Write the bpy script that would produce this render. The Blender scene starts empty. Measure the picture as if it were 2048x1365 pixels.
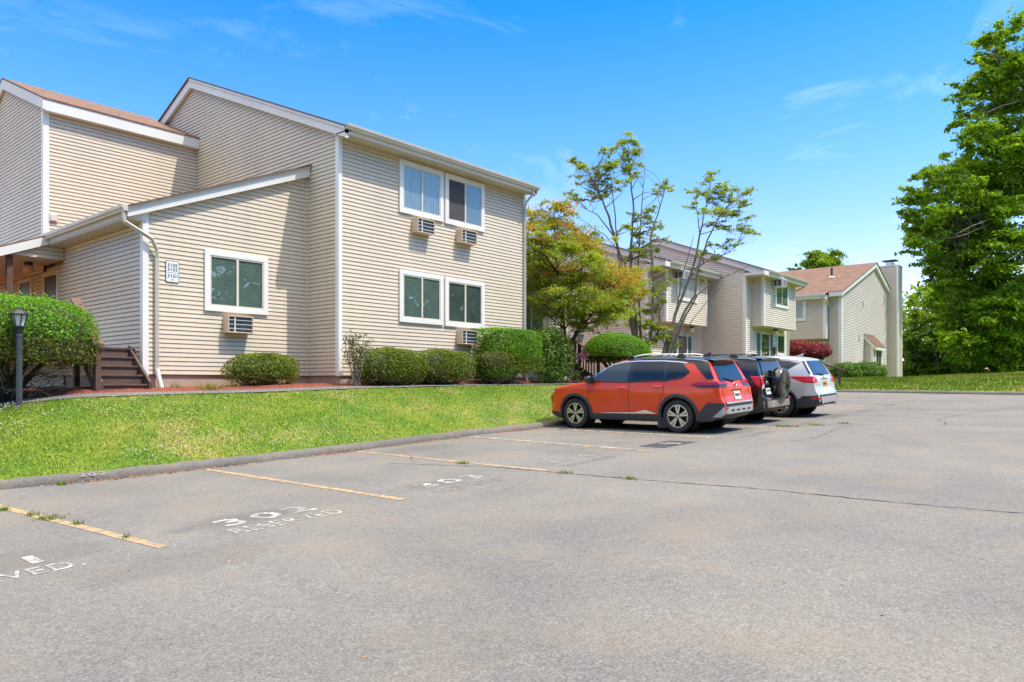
import bpy, bmesh, math, random
import numpy as np
from mathutils import Vector
random.seed(7)
RNG = np.random.default_rng(11)
R = math.radians
SC = bpy.context.scene
COL = SC.collection
# ------------------------------------------------------------------ camera
F, CX, HY = 1463.0, 1024.0, 768.0           # focal length, centre and horizon of the photograph in its own pixels
CA, SA = .6469, .7626
cam_d = bpy.data.cameras.new('camera'); cam = bpy.data.objects.new('camera', cam_d); COL.objects.link(cam)
cam_d.sensor_width = 36.0; cam_d.lens = F / 2048 * 36.0; cam_d.shift_y = (HY - 682.5) / 2048
cam_d.clip_start = .05; cam_d.clip_end = 3000
cam.location = (0, 0, 0); cam.rotation_euler = (R(90), 0, -math.atan2(SA, CA))
SC.camera = cam
# ------------------------------------------------------------------ light
SUNV = Vector((.43, -1.0, 2.07)).normalized()
sun_d = bpy.data.lights.new('sun', 'SUN'); sun_d.energy = 2.6; sun_d.angle = R(.55); sun_d.color = (1.0, .955, .88)
sun = bpy.data.objects.new('sun', sun_d); COL.objects.link(sun)
sun.rotation_euler = SUNV.to_track_quat('Z', 'Y').to_euler()
W = bpy.data.worlds.new('World'); SC.world = W; W.use_nodes = True
nt = W.node_tree; nt.nodes.clear()
def wn(t, **k):
    n = nt.nodes.new(t)
    for a, b in k.items(): setattr(n, a, b)
    return n
sky = wn('ShaderNodeTexSky', sky_type='NISHITA'); sky.sun_disc = False
sky.sun_elevation = math.asin(SUNV.z); sky.sun_rotation = math.atan2(SUNV.x, SUNV.y)
sky.air_density = 1.0; sky.dust_density = .6; sky.ozone_density = 2.2
tc = wn('ShaderNodeTexCoord')
hsv = wn('ShaderNodeHueSaturation'); hsv.inputs['Saturation'].default_value = 1.1; hsv.inputs['Value'].default_value = 1.15
mp = wn('ShaderNodeMapping'); mp.inputs['Rotation'].default_value = (0, 0, R(35)); mp.inputs['Scale'].default_value = (1.2, 3.2, 7.0)
nz = wn('ShaderNodeTexNoise'); nz.inputs['Scale'].default_value = 1.6; nz.inputs['Detail'].default_value = 9; nz.inputs['Roughness'].default_value = .62; nz.inputs['Distortion'].default_value = .55
rp = wn('ShaderNodeValToRGB'); rp.color_ramp.elements[0].position = .545; rp.color_ramp.elements[1].position = .86
rp.color_ramp.elements[0].color = (0, 0, 0, 1); rp.color_ramp.elements[1].color = (.26, .26, .26, 1)
sep = wn('ShaderNodeSeparateXYZ')
fade = wn('ShaderNodeMapRange'); fade.inputs['From Min'].default_value = .02; fade.inputs['From Max'].default_value = .14
fade2 = wn('ShaderNodeMapRange'); fade2.inputs['From Min'].default_value = .34; fade2.inputs['From Max'].default_value = .62; fade2.inputs['To Min'].default_value = 1; fade2.inputs['To Max'].default_value = .12
mm = wn('ShaderNodeMath', operation='MULTIPLY'); mm2 = wn('ShaderNodeMath', operation='MULTIPLY')
mix = wn('ShaderNodeMixRGB'); mix.inputs['Color2'].default_value = (7.0, 7.6, 8.2, 1)
bg = wn('ShaderNodeBackground'); bg.inputs['Strength'].default_value = .15
out = wn('ShaderNodeOutputWorld')
L_ = nt.links.new
band = wn('ShaderNodeValToRGB'); cr = band.color_ramp           # deep blue above the roofs, pale at the horizon, warm fill glow added overhead, out of view
for _ in range(4): cr.elements.new(.5)
for e, (p, c) in zip(cr.elements, [(0, (1.12, .84, .90)), (.12, (.98, .82, .92)), (.27, (.52, .77, 1.0)), (.47, (.08, .62, 1.0)), (.62, (.45, .68, 1.0)), (.85, (1, 1, 1))]): e.position = p; e.color = (*c, 1)
mul = wn('ShaderNodeMixRGB', blend_type='MULTIPLY'); mul.inputs['Fac'].default_value = 1
high = wn('ShaderNodeMapRange'); high.inputs['From Min'].default_value = .56; high.inputs['From Max'].default_value = .9
zenith_fill = wn('ShaderNodeMixRGB'); zenith_fill.inputs['Color2'].default_value = (13.0, 12.0, 10.4, 1)  # bright warm zenith, unseen by the camera, added to lift the shaded sides
L_(sky.outputs[0], hsv.inputs['Color']); L_(hsv.outputs[0], mul.inputs['Color1']); L_(band.outputs[0], mul.inputs['Color2']); L_(mul.outputs[0], zenith_fill.inputs['Color1']); L_(zenith_fill.outputs[0], mix.inputs['Color1'])
L_(tc.outputs['Generated'], mp.inputs[0]); L_(mp.outputs[0], nz.inputs['Vector']); L_(nz.outputs['Fac'], rp.inputs[0])
L_(tc.outputs['Generated'], sep.inputs[0]); L_(sep.outputs['Z'], fade.inputs['Value']); L_(sep.outputs['Z'], fade2.inputs['Value'])
L_(sep.outputs['Z'], band.inputs[0]); L_(sep.outputs['Z'], high.inputs['Value']); L_(high.outputs[0], zenith_fill.inputs['Fac'])
L_(rp.outputs[0], mm.inputs[0]); L_(fade.outputs[0], mm.inputs[1]); L_(mm.outputs[0], mm2.inputs[0]); L_(fade2.outputs[0], mm2.inputs[1])
L_(mm2.outputs[0], mix.inputs['Fac']); L_(mix.outputs[0], bg.inputs['Color']); L_(bg.outputs[0], out.inputs[0])
vs = SC.view_settings
vs.view_transform = 'Standard'; vs.look = 'None'; vs.gamma = 1.0; vs.use_curve_mapping = False; vs.exposure = .88
SC.cycles.max_bounces = 6; SC.cycles.transparent_max_bounces = 8; SC.cycles.caustics_reflective = False; SC.cycles.caustics_refractive = False
SC.cycles.use_denoising = True
# ------------------------------------------------------------------ helpers
def ratio(px):                                # X/Y of the vertical plane through a column of the photograph
    r = (px - CX) / F
    return (CA * r + SA) / (-SA * r + CA)
def PY(px, py, Y):                            # a measured point, put in the plane of the wall it stands in
    r = (px - CX) / F; D = Y / (-SA * r + CA)
    return Vector((ratio(px) * Y, Y, -(py - HY) / F * D))
def PD(px, py, D):
    r = (px - CX) / F
    return Vector(((CA * r + SA) * D, (-SA * r + CA) * D, -(py - HY) / F * D))
def lot(X, Y=0): return -1.544 + .033 * X
def interp(x, pts):
    if x <= pts[0][0]: return pts[0][1]
    for (a, b), (c, d) in zip(pts, pts[1:]):
        if x <= c: return b + (d - b) * (x - a) / (c - a)
    return pts[-1][1]
def smooth_interp(x, pts):                    # cubic Hermite through the points
    xs = [p[0] for p in pts]; ys = [p[1] for p in pts]; n = len(xs)
    if x <= xs[0]: return ys[0]
    if x >= xs[-1]: return ys[-1]
    i = max(k for k in range(n - 1) if xs[k] <= x)
    def slope(k):
        if k == 0: return (ys[1] - ys[0]) / (xs[1] - xs[0])
        if k == n - 1: return (ys[-1] - ys[-2]) / (xs[-1] - xs[-2])
        a = (ys[k] - ys[k-1]) / (xs[k] - xs[k-1]); b = (ys[k+1] - ys[k]) / (xs[k+1] - xs[k])
        return 0 if a * b <= 0 else 2 * a * b / (a + b)
    h = xs[i+1] - xs[i]; t = (x - xs[i]) / h; m0, m1 = slope(i), slope(i + 1)
    return ((1+2*t)*(1-t)**2)*ys[i] + t*(1-t)**2*h*m0 + t*t*(3-2*t)*ys[i+1] + t*t*(t-1)*h*m1
def tag(o, label=None, cat=None, group=None, kind=None):
    if label: o['label'] = label
    if cat: o['category'] = cat
    if group: o['group'] = group
    if kind: o['kind'] = kind
    return o
def thing(name, label, cat, loc=(0, 0, 0), rot=(0, 0, 0), group=None):
    o = bpy.data.objects.new(name, None); COL.objects.link(o); o.location = loc; o.rotation_euler = rot; o.empty_display_size = .3
    return tag(o, label, cat, group)
def worldloc(o):
    v = Vector((0, 0, 0))
    while o is not None:
        if o.rotation_euler.z != 0: return Vector((0, 0, 0))   # inside a turned thing shapes are in its own axes
        v += Vector(o.location); o = o.parent
    return v
class MB:
    """collects shapes in world coordinates (or a car's own) and links them as one mesh object"""
    def __init__(s): s.v = []; s.f = []
    def add(s, vs, fs):
        b = len(s.v); s.v += [tuple(p) for p in vs]; s.f += [tuple(b + i for i in f) for f in fs]; return s
    def quad(s, a, b, c, d): return s.add([a, b, c, d], [(0, 1, 2, 3)])
    def prism(s, O, a, b, c, poly, h0, h1):    # polygon (p,q) in axes a,b pushed from h0 to h1 along c
        O, a, b, c = Vector(O), Vector(a), Vector(b), Vector(c); n = len(poly)
        vs = [O + a*p + b*q + c*h0 for p, q in poly] + [O + a*p + b*q + c*h1 for p, q in poly]
        fs = [tuple(range(n))[::-1], tuple(range(n, 2*n))] + [(i, (i+1) % n, n + (i+1) % n, n + i) for i in range(n)]
        return s.add(vs, fs)
    def box(s, x0, x1, y0, y1, z0, z1):
        return s.prism((0, 0, 0), (1, 0, 0), (0, 1, 0), (0, 0, 1), [(x0, y0), (x1, y0), (x1, y1), (x0, y1)], z0, z1)
    def tube(s, pts, rad, n=8, cap=True):
        pts = [Vector(p) for p in pts]; rad = rad if isinstance(rad, (list, tuple)) else [rad] * len(pts); vs = []; up = None
        for i, p in enumerate(pts):
            d = (pts[min(i+1, len(pts)-1)] - pts[max(i-1, 0)]).normalized()
            if up is None: up = Vector((0, 0, 1)) if abs(d.z) < .9 else Vector((1, 0, 0))
            e = d.cross(up); e = e.normalized() if e.length > 1e-6 else d.orthogonal().normalized(); g = e.cross(d).normalized(); up = g
            for k in range(n):
                t = 2 * math.pi * k / n; vs.append(p + (e * math.cos(t) + g * math.sin(t)) * rad[i])
        fs = [(i*n + k, i*n + (k+1) % n, (i+1)*n + (k+1) % n, (i+1)*n + k) for i in range(len(pts)-1) for k in range(n)]
        if cap: fs += [tuple(range(n))[::-1], tuple(range((len(pts)-1)*n, len(pts)*n))]
        return s.add(vs, fs)
    def lathe(s, O, axis, prof, n=24):          # prof: (radius, height along axis)
        O = Vector(O); ax = Vector(axis).normalized(); e = ax.orthogonal().normalized(); g = ax.cross(e); vs = []
        for r, h in prof:
            for k in range(n):
                t = 2*math.pi*k/n; vs.append(O + ax*h + (e*math.cos(t) + g*math.sin(t))*r)
        m = len(prof)
        return s.add(vs, [(i*n+k, i*n+(k+1) % n, (i+1)*n+(k+1) % n, (i+1)*n+k) for i in range(m-1) for k in range(n)])
    def build(s, name, mat, parent=None, smooth=False, bevel=0, origin=None):
        me = bpy.data.meshes.new(name); o = bpy.data.objects.new(name, me)
        off = worldloc(parent)
        if origin is not None: o.location = Vector(origin) - off; off = Vector(origin)
        me.from_pydata([(a - off.x, b - off.y, c - off.z) for a, b, c in s.v], [], s.f)
        bm = bmesh.new(); bm.from_mesh(me); bmesh.ops.recalc_face_normals(bm, faces=bm.faces)
        if bevel: bmesh.ops.bevel(bm, geom=list(bm.edges), offset=bevel, segments=1, affect='EDGES', clamp_overlap=True)
        if smooth:
            for f in bm.faces: f.smooth = True
            for e in bm.edges:
                if len(e.link_faces) == 2 and e.calc_face_angle(0) > R(smooth if smooth is not True else 40): e.smooth = False
        bm.to_mesh(me); bm.free()
        if mat: me.materials.append(mat)
        COL.objects.link(o)
        if parent is not None: o.parent = parent
        return o
def np_mesh(name, V, Fq, mat, parent=None, smooth=False, off=None):   # fast path for leaves and grass
    V = np.asarray(V, dtype=np.float32)
    if parent is not None and off is None: off = worldloc(parent)
    if off is not None: V = V - np.array(off, dtype=np.float32)
    Fq = np.asarray(Fq, dtype=np.int32); k = Fq.shape[1]; me = bpy.data.meshes.new(name)
    me.vertices.add(len(V)); me.vertices.foreach_set('co', V.ravel())
    me.loops.add(Fq.size); me.loops.foreach_set('vertex_index', Fq.ravel())
    me.polygons.add(len(Fq)); me.polygons.foreach_set('loop_start', np.arange(0, Fq.size, k, dtype=np.int32))
    me.polygons.foreach_set('loop_total', np.full(len(Fq), k, dtype=np.int32))
    if smooth: me.polygons.foreach_set('use_smooth', np.ones(len(Fq), dtype=bool))
    me.update(calc_edges=True); me.materials.append(mat)
    o = bpy.data.objects.new(name, me); COL.objects.link(o)
    if parent is not None: o.parent = parent
    elif off is not None: o.location = off
    return o
# ------------------------------------------------------------------ materials
def new_mat(name):
    m = bpy.data.materials.new(name); m.use_nodes = True; t = m.node_tree; t.nodes.clear()
    o = t.nodes.new('ShaderNodeOutputMaterial'); p = t.nodes.new('ShaderNodeBsdfPrincipled'); t.links.new(p.outputs[0], o.inputs[0])
    return m, t, p, o
def nd(t, ty, **k):
    n = t.nodes.new(ty)
    for a, b in k.items():
        if a in n.inputs.keys(): n.inputs[a].default_value = b
        else: setattr(n, a, b)
    return n
def noise(t, co, scale, detail=4, rough=.55, dist=0):
    n = nd(t, 'ShaderNodeTexNoise'); n.inputs['Scale'].default_value = scale; n.inputs['Detail'].default_value = detail
    n.inputs['Roughness'].default_value = rough; n.inputs['Distortion'].default_value = dist
    t.links.new(co, n.inputs['Vector']); return n.outputs['Fac']
def ramp(t, fac, stops):
    n = nd(t, 'ShaderNodeValToRGB'); cr = n.color_ramp
    while len(cr.elements) < len(stops): cr.elements.new(.5)
    for e, (p, c) in zip(cr.elements, stops): e.position = p; e.color = (*c, 1) if len(c) == 3 else c
    t.links.new(fac, n.inputs[0]); return n.outputs[0]
def mixc(t, fac, a, b, mode='MIX'):
    n = nd(t, 'ShaderNodeMixRGB', blend_type=mode)
    for i, v in (('Fac', fac), ('Color1', a), ('Color2', b)):
        if isinstance(v, (int, float)): n.inputs[i].default_value = v
        elif isinstance(v, tuple): n.inputs[i].default_value = (*v, 1)
        else: t.links.new(v, n.inputs[i])
    return n.outputs[0]
def coords(t, scale=None, rot=None):
    c = nd(t, 'ShaderNodeTexCoord').outputs['Object']
    if scale:
        m = nd(t, 'ShaderNodeMapping'); m.inputs['Scale'].default_value = scale
        if rot: m.inputs['Rotation'].default_value = rot
        t.links.new(c, m.inputs[0]); return m.outputs[0]
    return c
def bump(t, p, h, strength, dist=.01):
    b = nd(t, 'ShaderNodeBump'); b.inputs['Strength'].default_value = strength; b.inputs['Distance'].default_value = dist
    t.links.new(h, b.inputs['Height']); t.links.new(b.outputs[0], p.inputs['Normal'])
def plain(name, col, rough=.5, var=.12, scale=3.0, metal=0, spec=.5, coat=0, bmp=0, bscale=60, stretch=None):
    m, t, p, o = new_mat(name); c = coords(t, stretch)
    lo = tuple(max(0, x * (1 - var)) for x in col); hi = tuple(min(1, x * (1 + var)) for x in col)
    col_out = ramp(t, noise(t, c, scale, 6, .6), [(.3, lo), (.7, hi)])
    t.links.new(col_out, p.inputs['Base Color']); p.inputs['Roughness'].default_value = rough; p.inputs['Metallic'].default_value = metal
    p.inputs['Specular IOR Level'].default_value = spec; p.inputs['Coat Weight'].default_value = coat; p.inputs['Coat Roughness'].default_value = .04
    if bmp: bump(t, p, noise(t, c, bscale, 4), bmp, .004)
    return m
def leafmat(name, cols, trans=.35, rough=.5, spec=.3):
    """leaf faces: every island of the mesh takes its own shade"""
    m, t, p, o = new_mat(name); g = nd(t, 'ShaderNodeNewGeometry'); c = coords(t)
    n = len(cols); a = ramp(t, g.outputs['Random Per Island'], [(i / max(1, n - 1), k) for i, k in enumerate(cols)])
    big = noise(t, c, .9, 3); a = mixc(t, 1.0, a, ramp(t, big, [(.3, (.72, .72, .72)), (.7, (1.25, 1.25, 1.25))]), 'MULTIPLY')
    t.links.new(a, p.inputs['Base Color']); p.inputs['Roughness'].default_value = rough; p.inputs['Specular IOR Level'].default_value = spec
    tr = nd(t, 'ShaderNodeBsdfTranslucent'); t.links.new(mixc(t, 1.0, a, (1.25, 1.2, .6), 'MULTIPLY'), tr.inputs[0])
    ms = nd(t, 'ShaderNodeMixShader'); ms.inputs[0].default_value = trans
    t.links.new(p.outputs[0], ms.inputs[1]); t.links.new(tr.outputs[0], ms.inputs[2]); t.links.new(ms.outputs[0], o.inputs[0])
    return m
M = {}
def siding_mat(name, col):
    m, t, p, o = new_mat(name); c = coords(t)
    a = ramp(t, noise(t, c, .55, 5, .6), [(.3, tuple(x*.93 for x in col)), (.7, tuple(x*1.05 for x in col))])
    streak = noise(t, coords(t, (7, 7, .35)), 1.0, 5, .65)
    a = mixc(t, ramp(t, streak, [(.52, (0, 0, 0)), (.8, (.22, .22, .22))]), a, tuple(x*.62 for x in col))
    t.links.new(a, p.inputs['Base Color']); p.inputs['Roughness'].default_value = .42; p.inputs['Specular IOR Level'].default_value = .35
    bump(t, p, noise(t, coords(t, (4, 4, 60)), 1.0, 3), .12, .004); return m
M['siding'] = siding_mat('beige_vinyl_siding', (.67, .565, .425))
M['siding_warm'] = siding_mat('warm_cream_siding', (.74, .645, .52))
M['siding_pale'] = siding_mat('pale_vinyl_siding', (.66, .595, .525))
M['trim'] = plain('white_trim', (.80, .78, .73), .45, .05, 1.5, bmp=.05)
M['fascia'] = plain('off_white_fascia', (.74, .71, .66), .5, .06, 1.2)
M['soffit'] = plain('beige_soffit', (.62, .57, .49), .5, .05)
M['gutter'] = plain('beige_aluminium_gutter', (.60, .55, .47), .35, .08, 2.0)
M['vinyl'] = plain('almond_vinyl_frame', (.68, .61, .48), .4, .05)
M['found'] = plain('painted_concrete', (.46, .34, .25), .8, .16, 2.2, bmp=.35, bscale=25)
M['brown'] = plain('brown_stained_wood', (.085, .052, .042), .6, .3, 1.4, bmp=.2, stretch=(6, 6, 1))
M['brown_red'] = plain('red_brown_stained_wood', (.13, .068, .048), .6, .28, 1.4, bmp=.2)
M['ac'] = plain('beige_metal_case', (.66, .53, .38), .45, .06)
M['acwhite'] = plain('white_plastic_case', (.72, .71, .68), .4, .05)
M['grille'] = plain('dark_grey_grille', (.075, .08, .09), .5, .2)
M['slat'] = plain('light_grey_slats', (.62, .63, .64), .4, .05)
M['blackmetal'] = plain('black_painted_metal', (.022, .024, .030), .42, .25, 5)
M['polemetal'] = plain('grey_painted_pole', (.055, .065, .078), .42, .2, 6)
M['lampglass'] = plain('frosted_lamp_glass', (.62, .64, .64), .25, .05)
M['signwhite'] = plain('white_sign_face', (.80, .82, .86), .35, .03)
M['signblack'] = plain('black_sign_paint', (.012, .013, .02), .4, .1)
M['teal'] = plain('teal_shutter_paint', (.035, .13, .14), .5, .1)
M['darkdoor'] = plain('dark_door', (.045, .035, .034), .4, .25)
M['darkin'] = plain('dark_interior', (.085, .10, .10), .7, .3)
M['blind'] = plain('grey_green_blind', (.17, .215, .195), .6, .1)
M['curtain'] = plain('pale_blue_curtain', (.27, .31, .35), .8, .3, 3, stretch=(8, 8, .4))
M['screen'] = plain('dark_insect_screen', (.07, .062, .066), .8, .1)
M['bark'] = plain('grey_bark', (.17, .145, .115), .85, .45, 9, bmp=.6, bscale=30)
M['barkdark'] = plain('dark_brown_bark', (.045, .035, .028), .85, .4, 7, bmp=.6, bscale=30)
M['barklight'] = plain('pale_grey_bark', (.24, .215, .18), .85, .45, 10, bmp=.5, bscale=30)
M['twig'] = plain('dry_twigs', (.20, .155, .115), .85, .4, 8)
def glass_mat(name, col):
    m, t, p, o = new_mat(name); p.inputs['Base Color'].default_value = (*col, 1); p.inputs['Roughness'].default_value = .03
    p.inputs['Specular IOR Level'].default_value = .9; tr = nd(t, 'ShaderNodeBsdfTransparent'); tr.inputs[0].default_value = (.80, .88, .85, 1)
    gl = nd(t, 'ShaderNodeBsdfGlossy'); gl.inputs['Roughness'].default_value = .015; gl.inputs[0].default_value = (.95, 1, .98, 1)
    lw = nd(t, 'ShaderNodeLayerWeight'); lw.inputs['Blend'].default_value = .5     # the same from both sides: light gets in as well as out
    pw = nd(t, 'ShaderNodeMath', operation='POWER'); t.links.new(lw.outputs['Facing'], pw.inputs[0]); pw.inputs[1].default_value = 4.0
    fr = nd(t, 'ShaderNodeMath', operation='MULTIPLY_ADD'); t.links.new(pw.outputs[0], fr.inputs[0]); fr.inputs[1].default_value = .85; fr.inputs[2].default_value = .15
    ms = nd(t, 'ShaderNodeMixShader'); t.links.new(fr.outputs[0], ms.inputs[0]); t.links.new(tr.outputs[0], ms.inputs[1]); t.links.new(gl.outputs[0], ms.inputs[2])
    bump(t, gl, noise(t, coords(t), 1.3, 2), .05, .05)
    t.links.new(ms.outputs[0], o.inputs[0]); return m
M['glass'] = glass_mat('window_glass', (.05, .06, .06))
def shingle_mat():
    m, t, p, o = new_mat('brown_shingles'); c = coords(t)
    br = nd(t, 'ShaderNodeTexVoronoi'); br.inputs['Scale'].default_value = 1.0
    t.links.new(coords(t, (4.5, 4.5, 9)), br.inputs['Vector'])
    a = ramp(t, br.outputs['Color'], [(0, (.10, .058, .042)), (.5, (.18, .105, .074)), (1, (.28, .17, .122))])
    a = mixc(t, .5, a, ramp(t, noise(t, c, 25, 4), [(.3, (.11, .064, .048)), (.7, (.26, .16, .118))]))
    t.links.new(a, p.inputs['Base Color']); p.inputs['Roughness'].default_value = .9; p.inputs['Specular IOR Level'].default_value = .2
    bump(t, p, br.outputs['Distance'], .5, .02); return m
M['shingle'] = shingle_mat()
# ================================================================== GROUND
STAINS = [((3.95, 7.12), .62, .22), ((6.7, 7.05), .5, .2), ((2.1, 7.1), .7, .2), ((9.4, 10.3), .9, .2), ((2.9, 5.9), .8, .18)]
def asphalt_color(t, c):
    fine = noise(t, c, 62, 3, .7); mid = noise(t, c, 17, 4, .6); big = noise(t, c, .45, 5, .62); warm = noise(t, c, .9, 5, .6, .4)
    a = ramp(t, fine, [(.27, (.080, .078, .074)), (.42, (.134, .130, .123)), (.55, (.172, .167, .158)), (.73, (.265, .257, .242))])
    a = mixc(t, 1, a, ramp(t, mid, [(.3, (.86, .86, .86)), (.7, (1.12, 1.12, 1.12))]), 'MULTIPLY')
    a = mixc(t, 1, a, ramp(t, big, [(.28, (.80, .80, .82)), (.72, (1.17, 1.16, 1.14))]), 'MULTIPLY')
    a = mixc(t, ramp(t, warm, [(.46, (0, 0, 0)), (.70, (.36, .36, .36))]), a, (.215, .162, .115))
    edge = noise(t, c, 3.0, 6, .65)
    for (x, y), rad, amt in STAINS:             # old sealer and oil marks lying on the asphalt
        v = nd(t, 'ShaderNodeVectorMath', operation='DISTANCE'); m2 = nd(t, 'ShaderNodeMapping')
        m2.inputs['Scale'].default_value = (1, 2.1, 0); t.links.new(c, m2.inputs[0]); t.links.new(m2.outputs[0], v.inputs[0]); v.inputs[1].default_value = (x, y * 2.1, 0)
        s = nd(t, 'ShaderNodeMath', operation='MULTIPLY_ADD'); t.links.new(edge, s.inputs[0]); s.inputs[1].default_value = 1.3; t.links.new(v.outputs['Value'], s.inputs[2])
        k = nd(t, 'ShaderNodeMapRange'); k.inputs['From Min'].default_value = rad * .75 + .65; k.inputs['From Max'].default_value = rad * 1.3 + .65
        k.inputs['To Min'].default_value = amt * 1.3; k.inputs['To Max'].default_value = 0; t.links.new(s.outputs[0], k.inputs['Value'])
        a = mixc(t, k.outputs[0], a, (.06, .06, .063))
    return a, fine, mid
def asphalt_mat(name, mul=(1, 1, 1), strength=.45):
    m, t, p, o = new_mat(name); c = coords(t); a, fine, mid = asphalt_color(t, c)
    if mul != (1, 1, 1): a = mixc(t, 1, a, mul, 'MULTIPLY')
    t.links.new(a, p.inputs['Base Color']); p.inputs['Roughness'].default_value = .88; p.inputs['Specular IOR Level'].default_value = .25
    bump(t, p, fine, strength, .006); return m
M['asphalt'] = asphalt_mat('worn_grey_asphalt')
M['curb'] = asphalt_mat('weathered_asphalt_curb', (.86, .84, .82), .9)
M['patch'] = plain('black_sealer', (.032, .032, .034), .7, .25, 20, bmp=.3, bscale=120)
def paint_mat(name, col, wear=.5):
    m, t, p, o = new_mat(name); c = coords(t); a, fine, mid = asphalt_color(t, c)
    w = noise(t, c, 9, 6, .7); f2 = nd(t, 'ShaderNodeMath', operation='ADD'); t.links.new(w, f2.inputs[0])
    f3 = nd(t, 'ShaderNodeMath', operation='MULTIPLY'); t.links.new(fine, f3.inputs[0]); f3.inputs[1].default_value = .55; t.links.new(f3.outputs[0], f2.inputs[1])
    msk = ramp(t, f2.outputs[0], [(max(0, .79 - wear * .25), (1, 1, 1)), (min(1, .95 - wear * .25), (.12, .12, .12))])
    col2 = mixc(t, noise(t, c, 40, 3), tuple(x * .8 for x in col), tuple(min(1, x * 1.12) for x in col))
    t.links.new(mixc(t, msk, a, col2), p.inputs['Base Color']); p.inputs['Roughness'].default_value = .75; bump(t, p, fine, .35, .005); return m
M['yellow'] = paint_mat('worn_yellow_paint', (.62, .35, .10), .6)
M['yellow_faint'] = paint_mat('faded_yellow_paint', (.55, .36, .17), 1.0)
M['white'] = paint_mat('worn_white_paint', (.56, .54, .49), .6)
M['white_faint'] = paint_mat('faded_white_paint', (.44, .43, .40), 1.15)
def grass_mat(name, island=True):
    m, t, p, o = new_mat(name); c = coords(t)
    a = ramp(t, noise(t, c, 1.1, 5, .62), [(.25, (.062, .145, .008)), (.45, (.108, .190, .014)), (.6, (.165, .222, .022)), (.8, (.23, .25, .03))])
    dry = noise(t, c, .62, 6, .66, .3)
    a = mixc(t, ramp(t, dry, [(.53, (0, 0, 0)), (.68, (.75, .75, .75))]), a, (.36, .27, .10))
    sp = noise(t, c, 26, 3, .6); a = mixc(t, 1, a, ramp(t, sp, [(.3, (.66, .68, .66)), (.7, (1.3, 1.28, 1.2))]), 'MULTIPLY')
    if island:
        g = nd(t, 'ShaderNodeNewGeometry'); a = mixc(t, 1, a, ramp(t, g.outputs['Random Per Island'], [(0, (.62, .68, .6)), (.8, (1.15, 1.12, 1.0)), (1, (1.7, 1.45, 1.3))]), 'MULTIPLY')
    t.links.new(a, p.inputs['Base Color']); p.inputs['Roughness'].default_value = .65; p.inputs['Specular IOR Level'].default_value = .2
    if not island: bump(t, p, sp, .8, .03); return m
    tr = nd(t, 'ShaderNodeBsdfTranslucent'); t.links.new(a, tr.inputs[0]); ms = nd(t, 'ShaderNodeMixShader'); ms.inputs[0].default_value = .3
    t.links.new(p.outputs[0], ms.inputs[1]); t.links.new(tr.outputs[0], ms.inputs[2]); t.links.new(ms.outputs[0], o.inputs[0]); return m
M['lawn'] = grass_mat('lawn_soil_and_turf', False); M['blade'] = grass_mat('grass_blades')
def mulch_mat():
    m, t, p, o = new_mat('red_wood_mulch'); c = coords(t, (1, 1, 1)); v = nd(t, 'ShaderNodeTexVoronoi'); v.inputs['Scale'].default_value = 38; t.links.new(c, v.inputs['Vector'])
    a = ramp(t, v.outputs['Color'], [(0, (.09, .022, .014)), (.5, (.25, .055, .03)), (1, (.40, .12, .07))])
    t.links.new(a, p.inputs['Base Color']); p.inputs['Roughness'].default_value = .9; bump(t, p, v.outputs['Distance'], .9, .03); return m
M['mulch'] = mulch_mat()
def struct(name, mb, mat, parent=None, smooth=False):
    o = mb.build(name, mat, parent, smooth=smooth)
    if parent is None: o['kind'] = 'structure'
    return o
CURB = [(-40, 19.5), (-12, 14.6), (-8, 13.85), (-3, 13.0), (0, 12.3), (3.1, 11.72), (4.2, 11.47), (5.7, 11.28), (8.5, 11.17), (11.6, 11.2), (14, 11.02), (20, 11.0), (30, 11.0), (34.6, 11.05)]
def curbY(X): return smooth_interp(X, CURB)
EDGE = [(-80, 24), (-20, 30.6), (3.15, 33.8), (10, 35.1), (11.2, 35.3)]       # far end of the lot: (Y, X)
def edgeX(Y): return smooth_interp(Y, EDGE) if Y < 11.2 else 35.3 + (Y - 11.2) * .25
g = MB(); g.quad((-900, -900, -3.4), (900, -900, -3.4), (900, 900, -3.4), (-900, 900, -3.4)); struct('ground', g, M['lawn'])
pts = [(-60, -80), (24, -80)] + [(edgeX(y) + .05, y) for y in np.linspace(-70, 11.2, 40)] + [(x, curbY(x) + .08) for x in np.linspace(34.6, -40, 90)] + [(-60, 23)]
lotmb = MB(); lotmb.add([(x, y, lot(x)) for x, y in pts], [tuple(range(len(pts)))]); LOT = struct('parking_lot', lotmb, M['asphalt'])
def sweep_curb(line, name):
    prof = [(-.012, -.03), (.0, .035), (.035, .088), (.09, .118), (.19, .122), (.27, .105), (.33, -.12)]
    mb = MB(); n = len(prof); vs = []
    for i, (x, y) in enumerate(line):
        a, b = line[max(0, i-1)], line[min(len(line)-1, i+1)]; d = Vector((b[0]-a[0], b[1]-a[1], 0)).normalized(); nrm = Vector((-d.y, d.x, 0))
        if name == 'far': nrm = -nrm
        j = random.uniform(-.012, .012); jz = random.uniform(-.012, .01)
        for k, (p, q) in enumerate(prof):
            vs.append(Vector((x, y, lot(x))) + nrm * (p + j + random.uniform(-.008, .008)) + Vector((0, 0, q + (jz if 0 < k < 6 else 0) + random.uniform(-.005, .005))))
    mb.add(vs, [(i*n+k, i*n+k+1, (i+1)*n+k+1, (i+1)*n+k) for i in range(len(line)-1) for k in range(n-1)])
    return mb
struct('kerb', sweep_curb([(x, curbY(x)) for x in np.concatenate([np.arange(-30, 0, .5), np.arange(0, 16, .11), np.arange(16, 35.5, .4)])], 'near'), M['curb'], smooth=50)
struct('far_kerb', sweep_curb([(edgeX(y), y) for y in np.arange(-60, 11.3, .35)], 'far'), M['curb'], smooth=50)
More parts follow.
